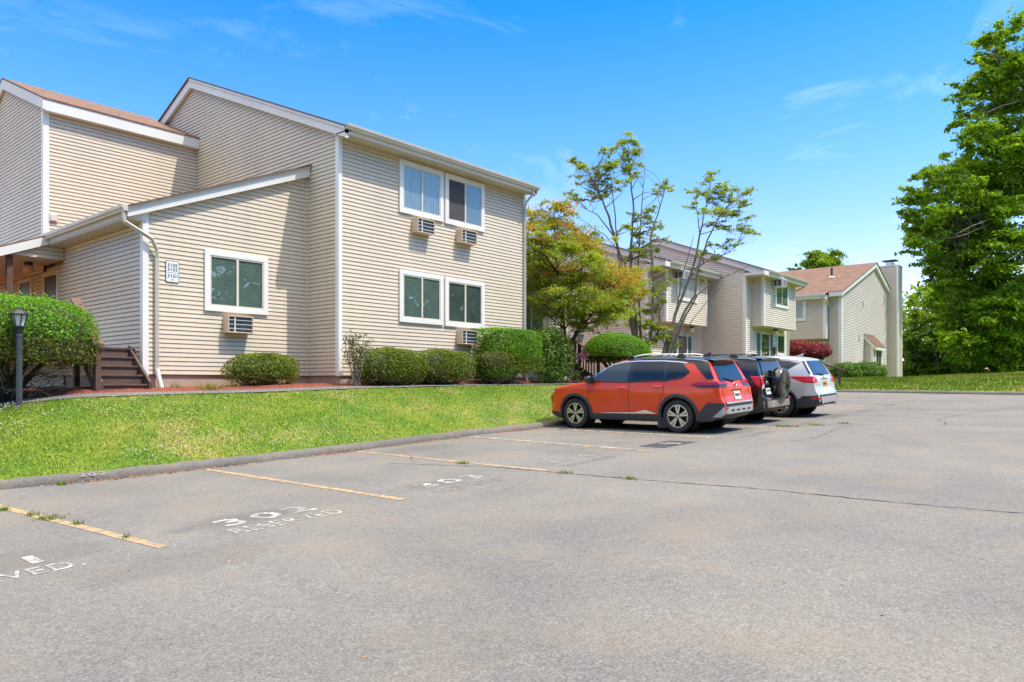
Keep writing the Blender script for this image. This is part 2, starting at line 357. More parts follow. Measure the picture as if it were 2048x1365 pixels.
# lawn, path and bed: lofted between the kerb, both edges of the path and the walls
COLS = [  # kerb x,  path front (x,y,z),   path back (x,y,z),  bed end (x,y,z)
    (-30, (-30, 34, -1.9), (-30.5, 35.2, -1.8), (-34, 46, -1.6)), (-9, (-6, 22.6, -.9), (-6.3, 23.8, -.82), (-8, 42, -.6)),
    (-2.5, (.6, 19.6, -.56), (.6, 20.9, -.46), (-1, 42, -.45)), (1.6, (3.2, 17.2, -.45), (3.4, 18.3, -.36), (3.0, 42, -.35)),
    (2.6, (4.17, 15.9, -.405), (4.43, 16.9, -.305), (4.4, 42, -.28)), (3.4, (4.34, 15.3, -.36), (4.62, 16.3, -.278), (5.0, 42, -.25)),
    (4.3, (5.0, 14.7, -.268), (5.65, 15.45, -.18), (5.9, 42, -.2)), (5.8, (6.3, 14.15, -.215), (6.5, 15.3, -.165), (6.6, 42, -.15)),
    (8.1, (8.15, 13.95, -.185), (8.15, 15.05, -.135), (8.15, 42, -.12)), (10.4, (10.4, 13.62, -.118), (10.5, 14.6, -.062), (10.5, 42, -.03)),
    (13.5, (13.5, 13.6, -.066), (13.5, 14.5, -.02), (13.5, 42, .0)), (18, (18, 13.6, -.03), (18, 14.5, .005), (18, 42, .03)),
    (24, (24, 13.6, .05), (24, 14.5, .08), (24, 42, .12)), (30, (30, 13.6, .12), (30, 14.5, .15), (30, 42, .2)), (35.3, (36, 13.6, .15), (36, 14.5, .2), (38, 42, .3))]
def colv(u, k, c):
    if k == 0:
        x = smooth_interp(u, [(i, q[0]) for i, q in enumerate(COLS)]); y = curbY(x) + .26
        return (x, y, lot(x) + .10)[c]
    return smooth_interp(u, [(i, q[k][c]) for i, q in enumerate(COLS)])
US = np.concatenate([np.linspace(0, 2.5, 14), np.linspace(2.6, 11, 110), np.linspace(11.1, 14, 24)])
ROW = [[tuple(colv(u, k, c) for c in range(3)) for u in US] for k in range(4)]
from mathutils import noise as mnoise
def loft(rowA, rowB, n, prof, amp=0):
    vs = []; cnt = len(rowA)
    for j in range(n + 1):
        t = j / n
        for a, b in zip(rowA, rowB):
            x, y = a[0] + (b[0]-a[0])*t, a[1] + (b[1]-a[1])*t; z = a[2] + (b[2]-a[2])*prof(t)
            if amp: z += amp * mnoise.noise(Vector((x*.9, y*.9, 0))) * min(1, 6*t*(1-t))
            vs.append((x, y, z))
    return vs, [(j*cnt+i, j*cnt+i+1, (j+1)*cnt+i+1, (j+1)*cnt+i) for j in range(n) for i in range(cnt-1)]
LV, LF = loft(ROW[0], ROW[1], 16, lambda t: t + .38*t*(1-t), .07)
struct('lawn', MB().add(LV, LF), M['lawn'], smooth=60)
jit = [(x, y + random.uniform(-.07, .05), z + .012) for x, y, z in ROW[1]]
struct('path', MB().add(*loft(jit, ROW[2], 3, lambda t: t)), M['asphalt'], smooth=60)
bedA = [(x, y - .02, z - .012) for x, y, z in ROW[2]]
bv_, bf_ = loft(bedA, ROW[3], 130, lambda t: t**1.6, .03)
nb_ = len(bedA); bv_ = [(x, y, z + .085*min(1, max(0, y - bedA[i % nb_][1])/.45) + .025*mnoise.noise(Vector((x*1.7, y*1.7, 9)))*(i >= nb_)) for i, (x, y, z) in enumerate(bv_)]
struct('mulch_bed', MB().add(bv_, bf_), M['mulch'], smooth=60)
# grassy bank past the far end of the lot
def bank(Y, d):
    z0 = lot(edgeX(Y)) + .09 if Y < 10 else interp(Y, [(10, -.295), (13.6, .15), (15, .2), (42, .3)])
    zc = interp(Y, [(-60, 1.3), (-20, .95), (4.4, .63), (10.5, .37), (14, .42), (20, .5), (60, .8)]); t = min(1, max(0, d / 12.5)); t = t*(1.55 - .55*t) if t < 1 else 1
    return z0 + (zc - z0)*t + .06*mnoise.noise(Vector((d*.35, Y*.3, 3))) * min(1, d*.5)
BY = np.concatenate([np.linspace(-70, -6, 30), np.linspace(-5, 20, 60), np.linspace(21, 70, 18)]); BD = [.22, .5, 1, 1.6, 2.3, 3, 4, 5, 6, 7, 8, 9, 10, 11, 12.5, 15, 20, 30, 60, 140]
bv = [(edgeX(y) + d, y, bank(y, d)) for d in BD for y in BY]; nb = len(BY)
struct('grass_bank', MB().add(bv, [(j*nb+i, j*nb+i+1, (j+1)*nb+i+1, (j+1)*nb+i) for j in range(len(BD)-1) for i in range(nb-1)]), M['lawn'], smooth=60)
# ---- blades of grass, clover heads, litter: nobody could count them
def sample_quads(V, Fq, n, weight=None):
    V = np.array(V); Q = np.array(Fq); a, b, c, d = (V[Q[:, i]] for i in range(4))
    ar = np.linalg.norm(np.cross(b - a, d - a), axis=1)
    if weight is not None: ar = ar * weight((a + c) / 2)
    k = RNG.choice(len(Q), n, p=ar / ar.sum()); u, v = RNG.random((n, 1)), RNG.random((n, 1))
    return a[k]*(1-u)*(1-v) + b[k]*u*(1-v) + c[k]*u*v + d[k]*(1-u)*v
def blades(P, h0, h1, w, lean=.5):
    n = len(P); an = RNG.random(n)*2*np.pi; h = RNG.uniform(h0, h1, n)[:, None]; dv = np.stack([np.cos(an), np.sin(an), np.zeros(n)], 1)
    an2 = RNG.random(n)*2*np.pi; ln = np.stack([np.cos(an2), np.sin(an2), np.zeros(n)], 1)*h*RNG.uniform(0, lean, n)[:, None]; up = np.array([0, 0, 1.])
    ww = w * RNG.uniform(.6, 1.3, n)[:, None]
    V = np.stack([P - dv*ww, P + dv*ww, P + up*h + ln], 1).reshape(-1, 3)
    return V, np.arange(3*n).reshape(-1, 3)
def wl(c): return np.where((c[:, 0] > 1.0) & (c[:, 0] < 20.5), 1.0, .06) / np.maximum(6, np.hypot(c[:, 0], c[:, 1]))**1.2
V, T = blades(sample_quads(LV, LF, 150000, wl), .014, .045, .0042, .9)
tag(np_mesh('lawn_grass', V, T, M['blade'], off=(9, 12.5, -.7)), kind='stuff')
bq = [(j*nb+i, j*nb+i+1, (j+1)*nb+i+1, (j+1)*nb+i) for j in range(13) for i in range(30, nb-20)]
V, T = blades(sample_quads(bv, bq, 45000, lambda c: np.where((c[:, 1] > -3) & (c[:, 1] < 14), 1, .1)), .05, .13, .013, .8)
tag(np_mesh('bank_grass', V, T, M['blade'], off=(40, 7, 0)), kind='stuff')
M['clover'] = plain('white_clover_flowers', (.62, .62, .52), .7, .2, 30)
def wc(c):
    w = np.array([max(0, mnoise.noise(Vector((x*.6, y*.9, 7))) + .25) for x, y, z in c]); return w*np.where((c[:, 0] > 1) & (c[:, 0] < 19), 1, 0)
P = sample_quads(LV, LF, 2600, wc) + np.array([0, 0, .05]); n = len(P); s = RNG.uniform(.006, .0125, (n, 1, 1))
octa = np.array([(1, 0, 0), (0, 1, 0), (-1, 0, 0), (0, -1, 0), (0, 0, 1), (0, 0, -1)], float); of = np.array([(0, 1, 4), (1, 2, 4), (2, 3, 4), (3, 0, 4), (1, 0, 5), (2, 1, 5), (3, 2, 5), (0, 3, 5)])
tag(np_mesh('clover_flowers', (P[:, None, :] + octa*s).reshape(-1, 3), (of[None] + 6*np.arange(n)[:, None, None]).reshape(-1, 3), M['clover'], off=(9, 12.5, -.7)), kind='stuff')
M['litter'] = leafmat('dead_leaf_litter', [(.30, .12, .05), (.40, .20, .10), (.20, .09, .045), (.45, .27, .15)], .05, .8)
def flakes(P, s0, s1, tilt=.35):
    n = len(P); an = RNG.random(n)*2*np.pi; s = RNG.uniform(s0, s1, n)[:, None]
    a = np.stack([np.cos(an), np.sin(an), RNG.normal(0, tilt, n)], 1)*s; b = np.stack([-np.sin(an), np.cos(an), RNG.normal(0, tilt, n)], 1)*s*RNG.uniform(.25, .6, n)[:, None]
    return np.stack([P - a, P - b, P + a, P + b], 1).reshape(-1, 3), np.arange(4*n).reshape(-1, 4)
xs = RNG.uniform(2.2, 16, 5200); keep = np.array([mnoise.noise(Vector((x*.8, 4, 1))) + .35 > RNG.random()*.9 for x in xs]); xs = xs[keep]
ys = np.array([curbY(x) for x in xs]) - np.abs(RNG.normal(0, .09, len(xs))) + .01
V, T = flakes(np.stack([xs, ys, lot(xs) + .012], 1), .008, .026); tag(np_mesh('leaf_litter', V, T, M['litter'], off=(9, 11.2, -1.25)), kind='stuff')
xs = RNG.uniform(2, 34, 420); V, T = flakes(np.stack([xs, RNG.uniform(-1, 10.5, 420), lot(xs) + .008], 1), .006, .02, .2)
tag(np_mesh('scattered_leaves', V, T, M['litter'], off=(15, 5, -1)), kind='stuff')
# weeds in the seams of the asphalt
wp = []
for (x, y, k, s) in [(2.62, 9.9, 60, .08), (2.72, 9.25, 40, .07), (2.78, 8.85, 90, .13), (2.84, 8.3, 25, .05), (2.9, 7.2, 15, .04), (8.33, 8.1, 60, .09), (8.36, 6.1, 45, .09), (8.4, 5.1, 45, .1), (16.9, 6.1, 160, .3), (17.5, 5.6, 90, .2), (18.2, 5.2, 60, .12), (3.75, 11.45, 70, .06), (27, 1.2, 40, .15)]:
    for _ in range(k): wp.append((x + random.gauss(0, s*.5), y + random.gauss(0, s*.6), lot(x) + .004))
V, T = blades(np.array(wp), .02, .06, .007, 1.6); tag(np_mesh('seam_weeds', V, T, M['blade'], off=(8, 7, -1.2)), kind='stuff')
# ---- painted markings and cracks: parts of the lot
def text_mesh(body, off=0.0, space=1.0):
    cu = bpy.data.curves.new('t', 'FONT'); cu.body = body; cu.offset = off; cu.space_character = space; cu.resolution_u = 3
    ob = bpy.data.objects.new('t', cu); COL.objects.link(ob); dg = bpy.context.evaluated_depsgraph_get(); dg.update()
    me = bpy.data.meshes.new_from_object(ob.evaluated_get(dg)); vs = [(v.co.x, v.co.y) for v in me.vertices]; fs = [tuple(p.vertices) for p in me.polygons]
    bpy.data.objects.remove(ob); bpy.data.curves.remove(cu); bpy.data.meshes.remove(me)
    x0, x1 = min(v[0] for v in vs), max(v[0] for v in vs); y0, y1 = min(v[1] for v in vs), max(v[1] for v in vs)
    return [((x-x0)/(x1-x0), (y-y0)/(y1-y0)) for x, y in vs], fs
def text_on(mb, body, O, a, b, off=0.0, space=1.0):     # O + a*u + b*v : the two edges of the text's box
    vs, fs = text_mesh(body, off, space); O, a, b = Vector(O), Vector(a), Vector(b); return mb.add([O + a*u + b*v for u, v in vs], fs)
def lot_text(body, x0, x1, y0, y1, mat, name, off=0.012, space=1.0, lift=.0035):
    mb = MB(); text_on(mb, body, (x0, y0, lot(x0) + lift), (x1-x0, 0, .033*(x1-x0)), (0, y1-y0, 0), off, space); return mb.build(name, mat, LOT)
lot_text('301', 1.10, 2.12, 6.86, 7.2, M['white'], 'painted_number', .02, 1.25); lot_text('RESERVED.', 1.0, 2.3, 6.47, 6.73, M['white'], 'painted_word', .004, 1.1)
lot_text('302', 3.72, 4.78, 6.86, 7.22, M['white'], 'painted_number', .02, 1.25); lot_text('RESERVED', 3.62, 4.86, 6.46, 6.72, M['white'], 'painted_word', .0, 1.1)
lot_text('303', 6.42, 7.55, 6.86, 7.2, M['white'], 'painted_number', .02, 1.25); lot_text('RESERVED', 6.3, 7.56, 6.46, 6.72, M['white_faint'], 'painted_word', .0, 1.1)
lot_text('304', 9.06, 10.3, 6.84, 7.18, M['white_faint'], 'painted_number', .02, 1.25); lot_text('RESERVED', 8.96, 10.35, 6.44, 6.7, M['white_faint'], 'painted_word', .0, 1.1)
for x, s in ((14.55, '306'), (17.2, '307'), (19.9, '308'), (22.6, '309'), (25.35, '310'), (28.1, '311')):
    lot_text(s, x, x + 1.2, 6.3, 6.62, M['white_faint'], 'painted_number', .02, 1.25); lot_text('RESERVED', x - .1, x + 1.3, 5.85, 6.12, M['white_faint'], 'painted_word', .01, 1.1)
def strip(mb, a, b, w, lift=.004):
    a, b = Vector((a[0], a[1], 0)), Vector((b[0], b[1], 0)); d = (b - a).normalized(); n = Vector((-d.y, d.x, 0))*w/2; q = [a - n, a + n, b + n, b - n]
    return mb.add([(v.x, v.y, lot(v.x) + lift) for v in q], [(0, 1, 2, 3)])
LINES = [((2.63, 10.95), (2.94, 6.53)), ((5.70, 11.24), (5.70, 6.5)), ((8.54, 11.12), (8.44, 6.46)), ((11.6, 11.1), (11.22, 6.38)), ((14.0, 10.95), (13.82, 6.3)), ((16.6, 10.95), (16.43, 6.15)), ((19.3, 10.95), (19.15, 6.1)), ((22.0, 10.95), (21.9, 6.0)), ((24.75, 10.95), (24.65, 5.9)), ((27.5, 10.95), (27.4, 5.8)), ((30.2, 10.95), (30.1, 5.7)), ((-.1, 11.9), (.1, 6.55)), ((29.4, 4.85), (31.6, 3.85))]
for i, (a, b) in enumerate(LINES):
    strip(MB(), a, b, .105 if i < 9 else .09).build('parking_line', M['yellow'], LOT) if i not in (1,) else strip(MB(), a, b, .11).build('parking_line', M['yellow'], LOT)
for a, b in (((11.60, 11.1), (11.24, 6.34)), ((14.0, 10.95), (13.84, 6.27))): strip(MB(), (a[0]+.045, a[1]), (b[0]+.045, b[1]), .075, .008).build('parking_line', M['white'], LOT)
pm = MB(); pm.add([(x, y, lot(x) + .004) for x, y in ((11.80, 6.95), (11.78, 6.42), (12.96, 6.36), (12.94, 6.93))], [(0, 1, 2, 3)]); pm.build('sealed_patch', M['patch'], LOT)
pm = MB(); pm.add([(x, y, lot(x) + .009) for x, y in ((12.28, 6.82), (12.40, 6.82), (12.52, 6.55), (12.56, 6.80), (12.62, 6.80), (12.56, 6.46), (12.48, 6.46))], [(0, 1, 2, 3, 4, 5, 6)]); pm.build('painted_mark', M['white'], LOT)
M['crack'] = plain('dark_crack', (.03, .029, .028), .95, .3, 30)
def crack(line, w, name='crack'):
    mb = MB(); P = []
    for (a, b) in zip(line, line[1:]):
        n = max(2, int(math.dist(a, b) / .09))
        for i in range(n): t = i/n; P.append((a[0] + (b[0]-a[0])*t + random.gauss(0, .010), a[1] + (b[1]-a[1])*t + random.gauss(0, .010)))
    P.append(line[-1]); vs = []
    for i, p in enumerate(P):
        a, b = P[max(0, i-1)], P[min(len(P)-1, i+1)]; d = Vector((b[0]-a[0], b[1]-a[1], 0)).normalized(); k = w*random.uniform(.25, 1.0)
        vs += [(p[0] - d.y*k, p[1] + d.x*k, lot(p[0]) + .006), (p[0] + d.y*k, p[1] - d.x*k, lot(p[0]) + .006)]
    mb.add(vs, [(2*i, 2*i+1, 2*i+3, 2*i+2) for i in range(len(P)-1)]); return mb.build(name, M['crack'], LOT)
crack([(7.75, 9.2), (7.98, 8.4), (8.3, 7.5), (8.36, 6.3), (8.45, 4.8), (8.6, 3.5), (8.55, 1.9), (8.63, .8), (8.7, -3)], .016)
crack([(16.6, 6.2), (17.6, 5.4), (18.2, 4.6), (18.7, 3.4), (18.9, 1.8), (19.1, -2)], .014)
crack([(18.75, 3.2), (19.6, 3.35), (20.2, 3.6), (22.6, 3.4), (25.5, 2.6)], .010); crack([(22.5, 2.2), (22.4, 1.6)], .016); crack([(24.1, 2.1), (24.0, 1.5)], .014)
crack([(13.2, 5.2), (14.6, 4.7), (16.5, 4.9), (17.8, 4.9)], .007); crack([(9.0, 10.3), (8.6, 9.6), (8.0, 8.9)], .004)
km = MB(); text_on(km, '302', (3.98, curbY(3.98) + .008, lot(3.98) + .072), (.36, curbY(4.34) - curbY(3.98), .012), (0, .062, .046), .03, 1.2); km.build('painted_number', M['yellow_faint'], LOT)

crack([(20.2, 3.6), (20.5, 4.7), (20.2, 5.6)], .004)
# ================================================================== BUILDINGS
EXP, LIP, GAP = .0995, .0135, .011
def clip(poly, ax, v, keep_ge):
    outp = []; n = len(poly)
    for i in range(n):
        a, b = poly[i], poly[(i+1) % n]; ia = a[ax] >= v if keep_ge else a[ax] <= v; ib = b[ax] >= v if keep_ge else b[ax] <= v
        if ia: outp.append(a)
        if ia != ib: t = (v - a[ax]) / (b[ax] - a[ax]); outp.append((a[0] + (b[0]-a[0])*t, a[1] + (b[1]-a[1])*t))
    return outp
def siding(mb, O, u, n, poly, base=None):
    """lapped boards: every course leans out to a lip at its lower edge"""
    O, u, n = Vector((O[0], O[1], 0)), Vector((u[0], u[1], 0)), Vector((n[0], n[1], 0))
    zmin, zmax = min(p[1] for p in poly), max(p[1] for p in poly); z = zmin if base is None else base
    gap = GAP; back = -.032
    while z < zmax - 1e-4:
        for z0, z1, kind in ((z, z + EXP - gap, 0), (z + EXP - gap, z + EXP, 1)):
            band = clip(clip(poly, 1, z0, True), 1, z1, False)
            if len(band) < 3: continue
            ss = [p[0] for p in band]
            if max(ss) - min(ss) < .002: continue
            dd = (lambda zz: .003 + LIP*(z1 - zz)/(z1 - z0)) if kind == 0 else (lambda zz: back)
            at = lambda s, zz, d=None: O + u*s + n*(dd(zz) if d is None else d) + Vector((0, 0, zz))
            mb.add([at(*p) for p in band], [tuple(range(len(band)))])
            if kind == 0:
                for lv in (max(z0, zmin), z1):
                    low = [p[0] for p in band if abs(p[1] - lv) < 1e-5]
                    if len(low) >= 2: p, q = min(low), max(low); mb.add([at(p, lv), at(q, lv), at(q, lv, back), at(p, lv, back)], [(0, 1, 2, 3)])
        z += EXP
    return mb
class Wall:
    """a vertical plane: s runs along it, d stands out of it"""
    def __init__(s, O, u, n): s.O, s.u, s.n = Vector((O[0], O[1], 0)), Vector((u[0], u[1], 0)), Vector((n[0], n[1], 0))
    def box(s, mb, s0, s1, z0, z1, d0, d1): return mb.prism(s.O, s.u, (0, 0, 1), s.n, [(s0, z0), (s1, z0), (s1, z1), (s0, z1)], d0, d1)
    def poly(s, mb, pts, d0, d1): return mb.prism(s.O, s.u, (0, 0, 1), s.n, pts, d0, d1)
    def side(s, mb, poly, base=None): return siding(mb, s.O, s.u, s.n, poly, base)
    def at(s, a, z, d=0): return s.O + s.u*a + s.n*d + Vector((0, 0, z))
def window(w, s0, s1, z0, z1, parent, left='blind', right='blind', tw=.125, trim='trim', frame='vinyl', sash=True):
    """outer size of the white trim; sliding sashes inside, with what hangs behind them"""
    t = MB(); D = .062
    w.box(t, s0, s1, z1 - tw, z1, 0, D); w.box(t, s0, s1, z0, z0 + tw, 0, D); w.box(t, s0, s0 + tw, z0 + tw, z1 - tw, 0, D); w.box(t, s1 - tw, s1, z0 + tw, z1 - tw, 0, D)
    win = t.build('window', M[trim], parent, bevel=.004)
    a, b, c, d = s0 + tw, s1 - tw, z0 + tw, z1 - tw; f = MB(); k = .035
    w.box(f, a, b, d - k, d, .0205, .051); w.box(f, a, b, c, c + k, .0205, .051); w.box(f, a, a + k, c + k, d - k, .0205, .051); w.box(f, b - k, b, c + k, d - k, .0205, .051); m = (a + b)/2
    if sash: w.box(f, m - .03, m + .03, c + k, d - k, .0265, .055)
    f.build('frame', M[frame], win, bevel=.003)
    halves = [(a + k, m - .03, left), (m + .03, b - k, right)] if sash else [(a + k, b - k, left)]
    for p, q, what in halves:
        if what == 'screen': g = MB(); w.box(g, p, q, c + k, d - k, .0215, .037); g.build('insect_screen', M['screen'], win); continue
        g = MB(); g.quad(w.at(p, c + k, .041), w.at(q, c + k, .041), w.at(q, d - k, .041), w.at(p, d - k, .041)); g.build('pane', M['glass'], win)
        g = MB()
        if what == 'blind':
            z = c + k
            while z < d - k: g.quad(w.at(p, z, .033), w.at(q, z, .033), w.at(q, min(d - k, z + .052), .0225), w.at(p, min(d - k, z + .052), .0225)); z += .05
            g.build('blind', M['blind'], win)
        elif what == 'paleblind':
            z = c + k
            while z < d - k: g.quad(w.at(p, z, .033), w.at(q, z, .033), w.at(q, min(d - k, z + .058), .0225), w.at(p, min(d - k, z + .058), .0225)); z += .056
            g.build('blind', M['slat'], win)
        elif what == 'curtain':
            nn = 28
            for i in range(nn):
                x0, x1 = p + (q-p)*i/nn, p + (q-p)*(i+1)/nn; g.quad(w.at(x0, c + k, .030 + .006*math.sin(i*1.3)), w.at(x1, c + k, .030 + .006*math.sin((i+1)*1.3)), w.at(x1, d - k, .030 + .006*math.sin((i+1)*1.3)), w.at(x0, d - k, .030 + .006*math.sin(i*1.3)))
            g.build('curtain', M['curtain'], win, smooth=80)
        else: g.quad(w.at(p, c + k, .0225), w.at(q, c + k, .0225), w.at(q, d - k, .0225), w.at(p, d - k, .0225)); g.build('dark_room', M['darkin'], win)
    return win
def wall_ac(w, s0, s1, z0, z1, depth, label, group, mat='ac', bright=False):
    c = w.at((s0+s1)/2, z0); o = thing('air_conditioner', label, 'air conditioner', c, group=group)
    g = MB(); w.box(g, s0, s0+.022, z0, z1, 0, depth); w.box(g, s1-.022, s1, z0, z1, 0, depth); w.box(g, s0+.022, s1-.022, z0, z0+.022, 0, depth); w.box(g, s0+.022, s1-.022, z1-.022, z1, 0, depth)
    g.build('case', M[mat], o, bevel=.003)
    g = MB(); w.box(g, s0+.022, s1-.022, z0+.022, z1-.022, 0, depth-.045); g.build('coil', M['grille'], o)
    g = MB(); n = 4
    for i in range(1, n): z = z0 + (z1-z0)*i/n; w.box(g, s0+.022, s1-.022, z-.006, z+.006, depth-.03, depth-.012)
    x = s0 + (s1-s0)*.27; w.box(g, x-.012, x+.022, z0+.022, z1-.022, depth-.04, depth-.015); g.build('grille', M['slat'], o)
    return o
def gutter(p0, p1, out, mat, parent, name='gutter'):     # an open K-profile trough between two points, 'out' away from the wall
    p0, p1, out = Vector(p0), Vector(p1), Vector(out).normalized(); g = MB(); ax = (p1 - p0)
    prof = [(0, 0), (0, -.125), (.075, -.125), (.085, -.09), (.112, -.055), (.12, 0), (.108, 0), (.10, -.05), (.07, -.112), (.012, -.112), (.012, 0)]
    g.prism(p0, out, (0, 0, 1), ax, prof, 0, 1); g.prism(p0, out, (0, 0, 1), ax.normalized(), [(0, 0), (0, -.125), (.075, -.125), (.085, -.09), (.112, -.055), (.12, 0)], -.004, .006)
    L = ax.length; g.prism(p0, out, (0, 0, 1), ax.normalized(), [(0, 0), (0, -.125), (.075, -.125), (.085, -.09), (.112, -.055), (.12, 0)], L-.006, L+.004)
    return g.build(name, M[mat], parent)
def roof_slab(corners, parent, mat='shingle', th=.035, name='roof'):
    c = [Vector(p) for p in corners]; g = MB(); n = len(c); g.add(c + [p - Vector((0, 0, th)) for p in c], [tuple(range(n)), tuple(range(n, 2*n))[::-1]] + [(i, (i+1) % n, n+(i+1) % n, n+i) for i in range(n)])
    return g.build(name, M[mat], parent)
def pipe(pts, mat, parent, name='downspout', w=.075, dep=.055):
    return MB().tube(pts, w*.62, 4).build(name, M[mat], parent)
# ------------------------------------------------------------------ the two-storey apartment block
FY, SY, XL, XR = 15.0, 16.34, 11.05, 18.30; SL = 5/12
B1 = thing('apartment_building', 'big two-storey beige apartment building with four front windows and low side wings', 'building', (14.675, FY, -.05))
RZ = lambda y: 6.42 + (y - (FY-.12)) * SL                 # top of the front roof slope
RIDGE = 22.5; RBACK = 30.1
zr = RZ(RIDGE)
front = Wall((0, FY), (1, 0), (0, -1))
g = MB(); front.side(g, [(XL, .21), (XR, .21), (XR, 6.16), (XL, 6.16)], .21); g.build('front_wall', M['siding'], B1)
def gable(x, sgn):
    w = Wall((x, 0), (0, 1), (sgn, 0)); g = MB(); z = lambda y: RZ(y) - .16
    w.side(g, [(FY, .21), (RBACK, .21), (RBACK, z(FY)), (RIDGE, z(RIDGE)), (FY, z(FY))], .21); return g.build('gable_wall', M['siding'], B1)
gable(XL, -1); gable(XR, 1)
g = MB(); Wall((0, RBACK), (1, 0), (0, 1)).side(g, [(XL, .21), (XR, .21), (XR, 6.2), (XL, 6.2)], .21); g.build('rear_wall', M['siding'], B1)
g = MB(); g.box(XL+.03, XR-.03, FY+.03, RBACK-.03, -.6, .21); g.box(XL+.08, XR-.08, FY+.08, RBACK-.08, .21, 6.1); g.build('foundation', M['found'], B1)
for x, s in ((XL, -1), (XR, 1)):
    g = MB(); front.box(g, x - (.0 if s < 0 else .11) - (.03 if s < 0 else -.03), x + (.11 if s < 0 else 0) - (.03 if s < 0 else -.03), .19, 6.15, -.001, .03)
    Wall((x, 0), (0, 1), (s, 0)).box(g, FY + .001, FY + .11, .19, 6.17, 0, .029); g.build('corner_trim', M['trim'], B1, bevel=.004)
# soffit, fascia, gutter and roof
g = MB(); g.box(XL-.12, XR+.12, FY-.40, FY+.02, 6.13, 6.16); g.build('soffit', M['soffit'], B1)
g = MB(); g.box(XL-.12, XR+.12, FY-.425, FY-.40, 6.10, 6.30); g.build('fascia', M['fascia'], B1)
gutter((XL-.12, FY-.425, 6.315), (XR+.14, FY-.425, 6.315), (0, -1, 0), 'gutter', B1)
yf = FY - .47
roof_slab([(XL-.16, yf, RZ(yf)), (XR+.16, yf, RZ(yf)), (XR+.16, RIDGE, zr), (XL-.16, RIDGE, zr)], B1)
roof_slab([(XL-.16, RIDGE, zr), (XR+.16, RIDGE, zr), (XR+.16, RBACK+.4, RZ(2*RIDGE-RBACK-.4)), (XL-.16, RBACK+.4, RZ(2*RIDGE-RBACK-.4))], B1)
for x, s in ((XL, -1), (XR, 1)):
    w = Wall((x, 0), (0, 1), (s, 0)); g = MB(); t = .045; y0 = FY - .425
    w.poly(g, [(y0, RZ(y0)-t-.26), (y0, RZ(y0)-t), (RIDGE, zr-t), (RIDGE, zr-t-.28)], .03, .12); w.poly(g, [(RIDGE, zr-t-.28), (RIDGE, zr-t), (RBACK+.4, RZ(2*RIDGE-RBACK-.4)-t), (RBACK+.4, RZ(2*RIDGE-RBACK-.4)-t-.28)], .03, .118)
    w.poly(g, [(y0, RZ(y0)-t-.055), (y0, RZ(y0)-t+.012), (RIDGE, zr-t+.012), (RIDGE, zr-t-.055)], .12, .145)
    w.poly(g, [(y0, 6.165), (y0, RZ(y0)-t), (FY-.002, RZ(FY)-t), (FY-.002, 6.165)], -.06, .029)
    g.build('rake_board', M['fascia'], B1)
# windows: two above, two below
W1 = window(front, 12.98, 14.61, 4.60, 6.03, B1, 'curtain', 'curtain'); W2 = window(front, 14.68, 16.34, 4.58, 6.03, B1, 'screen', 'blind'); W3 = window(front, 12.98, 14.61, 1.66, 3.07, B1, 'blind', 'blind'); W4 = window(front, 14.68, 16.34, 1.65, 3.06, B1, 'dark', 'dark')
# downspout down the right corner
pipe([(XR-.08, FY-.47, 6.2), (XR-.08, FY-.44, 6.05), (XR-.06, FY-.14, 5.85), (XR-.05, FY-.075, 5.7), (XR-.05, FY-.075, .3), (XR-.05, FY-.2, .05)], 'gutter', B1)
G_AC = 'air conditioners through the walls of the beige building'
wall_ac(front, 13.44, 14.08, 4.12, 4.505, .26, 'beige air conditioner under the upper window with pale curtains', G_AC)
wall_ac(front, 15.15, 15.79, 4.09, 4.475, .26, 'beige air conditioner under the upper window with a dark screen', G_AC)
wall_ac(front, 15.17, 15.81, 1.15, 1.555, .26, 'beige air conditioner half hidden behind the tall trimmed hedge', G_AC)
